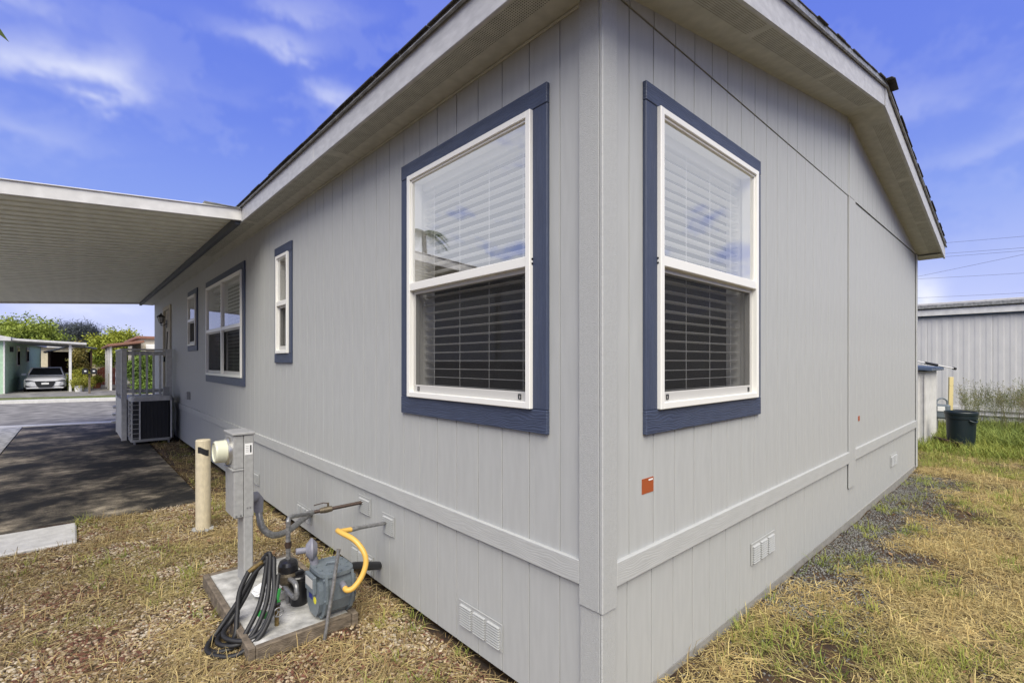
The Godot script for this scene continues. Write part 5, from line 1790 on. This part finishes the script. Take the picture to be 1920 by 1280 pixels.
# ------------------------------------------------------------------ what the panes mirror
func behind_camera() -> void:
	var p := thing("palm_tree", "tall palm tree mirrored in the upper pane of the corner window", "palm", Vector3(-24.2, -0.2, -40.0))
	var s := new_st()
	tube(s, smooth_path([Vector3(0, 0, 0), Vector3(0.2, 5, 0.1), Vector3(0.0, 10, 0.2), Vector3(0.1, 14.6, 0)], 4), 0.22, 10)
	part(p, "trunk", s, M.bark)
	for k in 22:
		var a := k * 2.4
		var up := rng.randf_range(-0.5, 0.9)
		var d := Vector3(cos(a), 0, sin(a))
		var sd := Vector3(-sin(a), 0, cos(a))
		var f := new_st()
		var rib := []
		for j in 8:
			var t := j / 7.0
			rib.append(Vector3(0.1, 14.6, 0) + d * t * 2.4 + Vector3(0, up * t * 1.6 - 1.9 * t * t, 0))
		for j in 7:
			for q in 3:
				var b: Vector3 = rib[j].lerp(rib[j + 1], q / 3.0)
				for sg in [-1.0, 1.0]:
					var tip: Vector3 = b + sd * sg * 0.55 + d * 0.25 + Vector3(0, -0.25, 0)
					face(f, [b, b + d * 0.10, tip], Vector3.UP)
		var fr := part(p, "frond", f, M.leaf)
		fr.mesh.surface_set_material(0, M.frond)
	# home across the side yard, behind the camera
	var h := thing("side_yard_home", "beige home across the side yard, mirrored in the gable window", "house", Vector3(0, -0.1, 0))
	s = new_st()
	cbox(s, Vector3(-3.0, 0, 8.2), Vector3(12.5, 2.7, 14.0))
	part(h, "wall", s, M.beige_wall)
	s = new_st()
	prism(s, PackedVector2Array([Vector2(7.9, 2.7), Vector2(14.3, 2.7), Vector2(14.3, 2.86), Vector2(11.1, 3.5), Vector2(7.9, 2.86)]), -3.3, 12.8, Transform3D(Basis(Vector3(0, 0, 1), Vector3(0, 1, 0), Vector3(1, 0, 0)), Vector3.ZERO))
	part(h, "roof", s, M.roof_red)
	for x in [0.5, 4.5, 8.5]:
		var w := boxpart(h, "window", Vector3(x, 1.0, 8.17), Vector3(x + 1.3, 2.1, 8.2), M.vinyl, 0.006)
		boxpart(w, "pane", Vector3(x + 0.08, 1.08, 8.16), Vector3(x + 1.22, 2.02, 8.175), M.dark_glass, 0.0)
	# small tree whose outermost leaf tip enters the picture
	var leafy := leaf_mesh(18, 0.35, 0.16, 0.06, 9)
	var t := tree("bay_tree", "small tree beside the path whose leaf tip enters the top corner", Vector3(-4.4, -0.14, -2.4), 4.0, Vector3(0, 3.4, 0), Vector3(1.5, 1.1, 1.4), 14, 40, leafy, Color(0.08, 0.13, 0.02), Color(0.2, 0.22, 0.04))
	s = new_st()
	tube(s, [Vector3(0, 2.4, 0), Vector3(1.2, 3.1, 0.2), Vector3(2.46, 3.19, 0.45)], [0.03, 0.015, 0.004], 6)
	part(t, "branch", s, M.bark)
	for k in 16:
		var q := Vector3(0.9, 2.95, 0.15).lerp(Vector3(2.36, 3.19, 0.43), k / 15.0)
		var dr := Vector3(rng.randf_range(-0.4, 0.3), rng.randf_range(-0.8, 0.4), -1.0 if k % 2 else 1.0).normalized()
		var lf := new_st()
		face(lf, [q, q + dr * 0.05 + Vector3(0.016, 0.004, 0), q + dr * 0.12, q + dr * 0.05 - Vector3(0.016, -0.004, 0)], Vector3.UP)
		part(t, "leaf", lf, M.frond)
	s = new_st()
	var a0 := Vector3(2.46, 3.19, 0.45)
	var tip := Vector3(2.545, 3.105, 0.45)
	var mid := a0.lerp(tip, 0.4)
	face(s, [a0, mid + Vector3(0.012, 0.012, 0.01), tip, mid - Vector3(0.012, 0.012, -0.01)], Vector3(0, 0, 1))
	part(t, "leaf", s, M.frond)

# ------------------------------------------------------------------ grass, straw, pebbles
func blade_mesh(n: int, flat: float, lo: float, hi: float, wid: float, spread: float, seed_: int) -> ArrayMesh:
	var g := RandomNumberGenerator.new()
	g.seed = seed_
	var s := new_st()
	for k in n:
		var a := g.randf() * TAU
		var o := Vector3(g.randfn(), 0, g.randfn()) * spread * 0.5
		var L := g.randf_range(lo, hi)
		var el := (g.randf_range(0.0, 0.3) if g.randf() < flat else g.randf_range(0.45, 1.35))
		var dir := Vector3(cos(a) * cos(el), sin(el), sin(a) * cos(el))
		var sd := Vector3(-sin(a), g.randf_range(-0.5, 0.5), cos(a)).normalized() * wid * g.randf_range(0.6, 1.3)
		var bend := Vector3(g.randfn() * 0.15, -g.randf_range(0.05, 0.35), g.randfn() * 0.15) * L
		var p0 := o + Vector3(0, g.randf_range(-0.004, 0.012), 0)
		var p1 := p0 + dir * L * 0.5
		var p2 := p0 + dir * L + bend
		p2.y = maxf(p2.y, 0.003)
		face(s, [p0 - sd * 0.5, p0 + sd * 0.5, p1 + sd * 0.4, p1 - sd * 0.4], Vector3.UP)
		face(s, [p1 - sd * 0.4, p1 + sd * 0.4, p2], Vector3.UP)
	return commit(s, M.grass_blade)

func on_ground(x: float, z: float) -> bool:
	if x > -0.035 and z < 0.035 and x < WID + 0.03:
		return false
	if x > -0.955 and x < -0.31 and z > -2.9 and z < -1.62:
		return false
	if x < -0.50 and z < -5.40:
		return false
	if x < -1.60 and z < -4.585:
		return false
	if x > 10.32 and x < 11.9 and z < -0.2:
		return false
	if x > 14.88:
		return false
	return true

func stuff(called: String, label: String, category: String, me: Mesh, xfs: Array, cols: Array) -> void:
	if xfs.is_empty():
		return
	var o := scatter(self, numbered(called), me, xfs, cols)
	o.set_meta("kind", "stuff")
	o.set_meta("label", label)
	o.set_meta("category", category)

func loose_ground_cover() -> void:
	var straw := [[], [], []]
	var straw_c := [[], [], []]
	var green := [[], []]
	var green_c := [[], []]
	var peb := [[], [], []]
	var peb_c := [[], [], []]
	var ca := Color(0.50, 0.405, 0.17)
	var cb := Color(0.34, 0.235, 0.085)
	var cg := Color(0.17, 0.20, 0.035)
	# region: x0, x1, z0, z1, straw per m2, green per m2, pebbles per m2
	var regs := [[-2.6, 0.0, -5.45, 0.5, 680, 26, 5000], [0.0, 4.5, 0.0, 1.5, 1050, 70, 600], [4.5, 8.0, 0.0, 1.6, 800, 55, 300], [7.6, 14.9, -3.0, 1.6, 500, 140, 40], [-0.5, 0.0, -11.0, -5.45, 260, 20, 300], [-2.6, 0.0, 0.5, 3.6, 420, 20, 1500], [-4.6, -2.6, -4.5, 3.6, 420, 20, 1200], [0.0, 14.8, 1.6, 4.2, 420, 40, 60]]
	for r in regs:
		var area: float = (r[1] - r[0]) * (r[3] - r[2])
		for k in int(area * r[4]):
			var x := rng.randf_range(r[0], r[1])
			var z := rng.randf_range(r[2], r[3])
			if not on_ground(x, z):
				continue
			var n := n_patch.get_noise_2d(x * 1.7, z * 1.7)
			var keep := 0.62 + n * 0.7
			if x > 0.0 and z > 0.0:
				# the bare gravel along the gable end
				var bare := smoothstep(0.80, 0.35, z + 0.35 * n) * smoothstep(1.5, 2.3, x + n) * smoothstep(7.6, 6.8, x)
				bare = maxf(bare, 0.8 * smoothstep(0.5, 0.2, Vector2((x - 1.25) * 0.6, z - 0.45).length()))
				keep = (0.85 + n * 0.9) * (1.0 - bare)
			elif x < -1.3 and z > -4.4:
				keep *= 0.75
			if rng.randf() > keep:
				continue
			var v := rng.randi() % 3
			var b := Basis(Vector3.UP, rng.randf() * TAU).scaled(Vector3.ONE * rng.randf_range(0.55, 1.15))
			straw[v].append(Transform3D(b, Vector3(x, gh(x, z) - 0.002, z)))
			var c := ca.lerp(cb, rng.randf())
			if x < 0.0:
				c = Color(0.46, 0.365, 0.16).lerp(Color(0.20, 0.125, 0.055), pow(rng.randf(), 1.3))
			var gr := smoothstep(0.05, 0.4, n_patch.get_noise_2d(x * 1.1 + 30.0, z * 1.1)) * 0.45
			if x > 7.6:
				gr = maxf(gr, smoothstep(9.0, 11.0, x) * 0.75)
			c = c.lerp(cg, gr * rng.randf())
			straw_c[v].append(c * rng.randf_range(0.6, 1.45))
		for k in int(area * r[5]):
			var x := rng.randf_range(r[0], r[1])
			var z := rng.randf_range(r[2], r[3])
			if not on_ground(x, z) or n_patch.get_noise_2d(x * 1.1 + 30.0, z * 1.1) < (-0.05 if x < 9.0 else -0.5):
				continue
			var v := rng.randi() % 2
			var sc := rng.randf_range(0.5, 1.1) * (1.0 if x < 9.5 else rng.randf_range(1.2, 2.6))
			green[v].append(Transform3D(Basis(Vector3.UP, rng.randf() * TAU).scaled(Vector3.ONE * sc), Vector3(x, gh(x, z) - 0.004, z)))
			green_c[v].append(Color(0.16, 0.22, 0.03).lerp(Color(0.33, 0.33, 0.06), rng.randf()))
		for k in int(area * r[6]):
			var x := rng.randf_range(r[0], r[1])
			var z := rng.randf_range(r[2], r[3])
			if not on_ground(x, z):
				continue
			var n := n_patch.get_noise_2d(x * 1.7, z * 1.7)
			if x < 0.0 and rng.randf() > 0.7 - n * 0.9:
				continue
			var v := rng.randi() % 3
			var sc := rng.randf_range(0.35, 1.0) * (1.0 if x < 0.0 else 0.6)
			var b := Basis.from_euler(Vector3(rng.randf() * 0.6, rng.randf() * TAU, rng.randf() * 0.6)).scaled(Vector3(sc, sc * 0.7, sc))
			peb[v].append(Transform3D(b, Vector3(x, gh(x, z) + 0.002 * sc, z)))
			var q := rng.randf()
			var c := Color(0.42, 0.33, 0.215)
			var red := smoothstep(-0.1, 0.3, n_patch.get_noise_2d(x * 1.3 + 80.0, z * 1.3))
			if x > 0.0:
				c = Color(0.17, 0.165, 0.15)
			elif q < 0.16 + 0.38 * red:
				c = Color(0.15, 0.062, 0.038)
			elif q < 0.45:
				c = Color(0.53, 0.46, 0.35)
			elif q < 0.65:
				c = Color(0.19, 0.135, 0.085)
			peb_c[v].append(c * rng.randf_range(0.7, 1.2))
	# dark gravel along the gable end
	for k in 15000:
		var x := rng.randf_range(1.6, 7.2)
		var z := absf(rng.randfn()) * 0.30 + 0.02
		if z > 0.8:
			continue
		var v := rng.randi() % 3
		var sc := rng.randf_range(0.2, 0.62)
		peb[v].append(Transform3D(Basis.from_euler(Vector3(rng.randf(), rng.randf() * TAU, rng.randf())).scaled(Vector3.ONE * sc), Vector3(x, gh(x, z) + 0.003, z)))
		peb_c[v].append(Color(0.095, 0.093, 0.086) * rng.randf_range(0.35, 2.6))
	for v in 3:
		stuff("dry_straw", ["cut dry grass lying over the yard", "bleached straw strewn over the yard", "brown dead grass matted over the yard"][v], "dry grass", blade_mesh(16, 0.95, 0.04, 0.15, 0.0042, 0.085, 50 + v), straw[v], straw_c[v])
		stuff("pebbles", ["tan and white pebbles scattered over the yard", "mixed grey and red gravel chips over the yard", "small pale stones between the dry grass"][v], "gravel", rock_mesh(0.0125, 60 + v, M.pebble), peb[v], peb_c[v])
	for v in 2:
		stuff("green_grass", ["short green grass tufts growing through the straw", "fresh green grass blades growing among the straw"][v], "grass", blade_mesh(20, 0.15, 0.06, 0.16, 0.0038, 0.06, 70 + v), green[v], green_c[v])
	# tall seeding weeds in front of the neighbour's wall
	var weeds := []
	var wc := []
	for k in 42:
		var x := rng.randf_range(12.9, 14.75)
		var z := rng.randf_range(0.12, 1.7)
		weeds.append(Transform3D(Basis(Vector3.UP, rng.randf() * TAU).scaled(Vector3(1, rng.randf_range(0.8, 1.3), 1)), Vector3(x, gh(x, z), z)))
		wc.append(Color(0.20, 0.17, 0.09).lerp(Color(0.13, 0.16, 0.05), rng.randf()))
	var g := RandomNumberGenerator.new()
	g.seed = 4
	var s := new_st()
	for k in 5:
		var a := g.randf() * TAU
		var top := Vector3(cos(a) * 0.16, g.randf_range(0.7, 1.0), sin(a) * 0.16)
		tube(s, [Vector3.ZERO, top * Vector3(0.4, 0.55, 0.4), top], [0.003, 0.002, 0.0015], 3, false)
		for j in 26:
			var b := top * g.randf_range(0.65, 1.0)
			var e := b + Vector3(g.randfn(), g.randf_range(0.1, 1.0), g.randfn()) * 0.05
			tube(s, [b, e], 0.0012, 3, false)
			face(s, [e, e + Vector3(0.007, 0.010, 0), e + Vector3(0, 0.018, 0.004), e + Vector3(-0.007, 0.010, 0)], Vector3(0, 0.2, 1))
	stuff("tall_weeds", "tall seeding weeds in front of the white ribbed wall", "weeds", commit(s, M.grass_blade), weeds, wc)
	var tg := []
	var tgc := []
	for k in 900:
		var x := rng.randf_range(11.0, 14.8)
		var z := rng.randf_range(-0.15, 1.7)
		if Vector2(x - 10.5, z - 0.25).length() < 0.45:
			continue
		tg.append(Transform3D(Basis(Vector3.UP, rng.randf() * TAU).scaled(Vector3.ONE * rng.randf_range(0.6, 1.25)), Vector3(x, gh(x, z), z)))
		tgc.append(Color(0.10, 0.15, 0.025).lerp(Color(0.28, 0.32, 0.06), rng.randf()))
	stuff("tall_grass", "lush uncut green grass beside the bin", "grass", blade_mesh(26, 0.1, 0.18, 0.42, 0.007, 0.16, 90), tg, tgc)
	# fallen leaves
	var lv := []
	var lc := []
	for k in 420:
		var x := rng.randf_range(-2.4, 7.0)
		var z := rng.randf_range(-4.6, 1.5)
		if not on_ground(x, z):
			continue
		lv.append(Transform3D(Basis.from_euler(Vector3(rng.randfn() * 0.4, rng.randf() * TAU, rng.randfn() * 0.4)).scaled(Vector3.ONE * rng.randf_range(0.5, 1.2)), Vector3(x, gh(x, z) + 0.015, z)))
		lc.append(Color(0.16, 0.075, 0.035).lerp(Color(0.30, 0.19, 0.09), rng.randf()))
	var lm := new_st()
	face(lm, [Vector3(-0.025, 0.004, 0), Vector3(0, 0, 0.012), Vector3(0.03, 0.006, 0)], Vector3.UP)
	face(lm, [Vector3(-0.025, 0.004, 0), Vector3(0, 0.003, -0.012), Vector3(0.03, 0.006, 0)], Vector3.UP)
	stuff("fallen_leaves", "dry brown leaves fallen on the yard", "leaves", commit(lm, M.grass_blade), lv, lc)
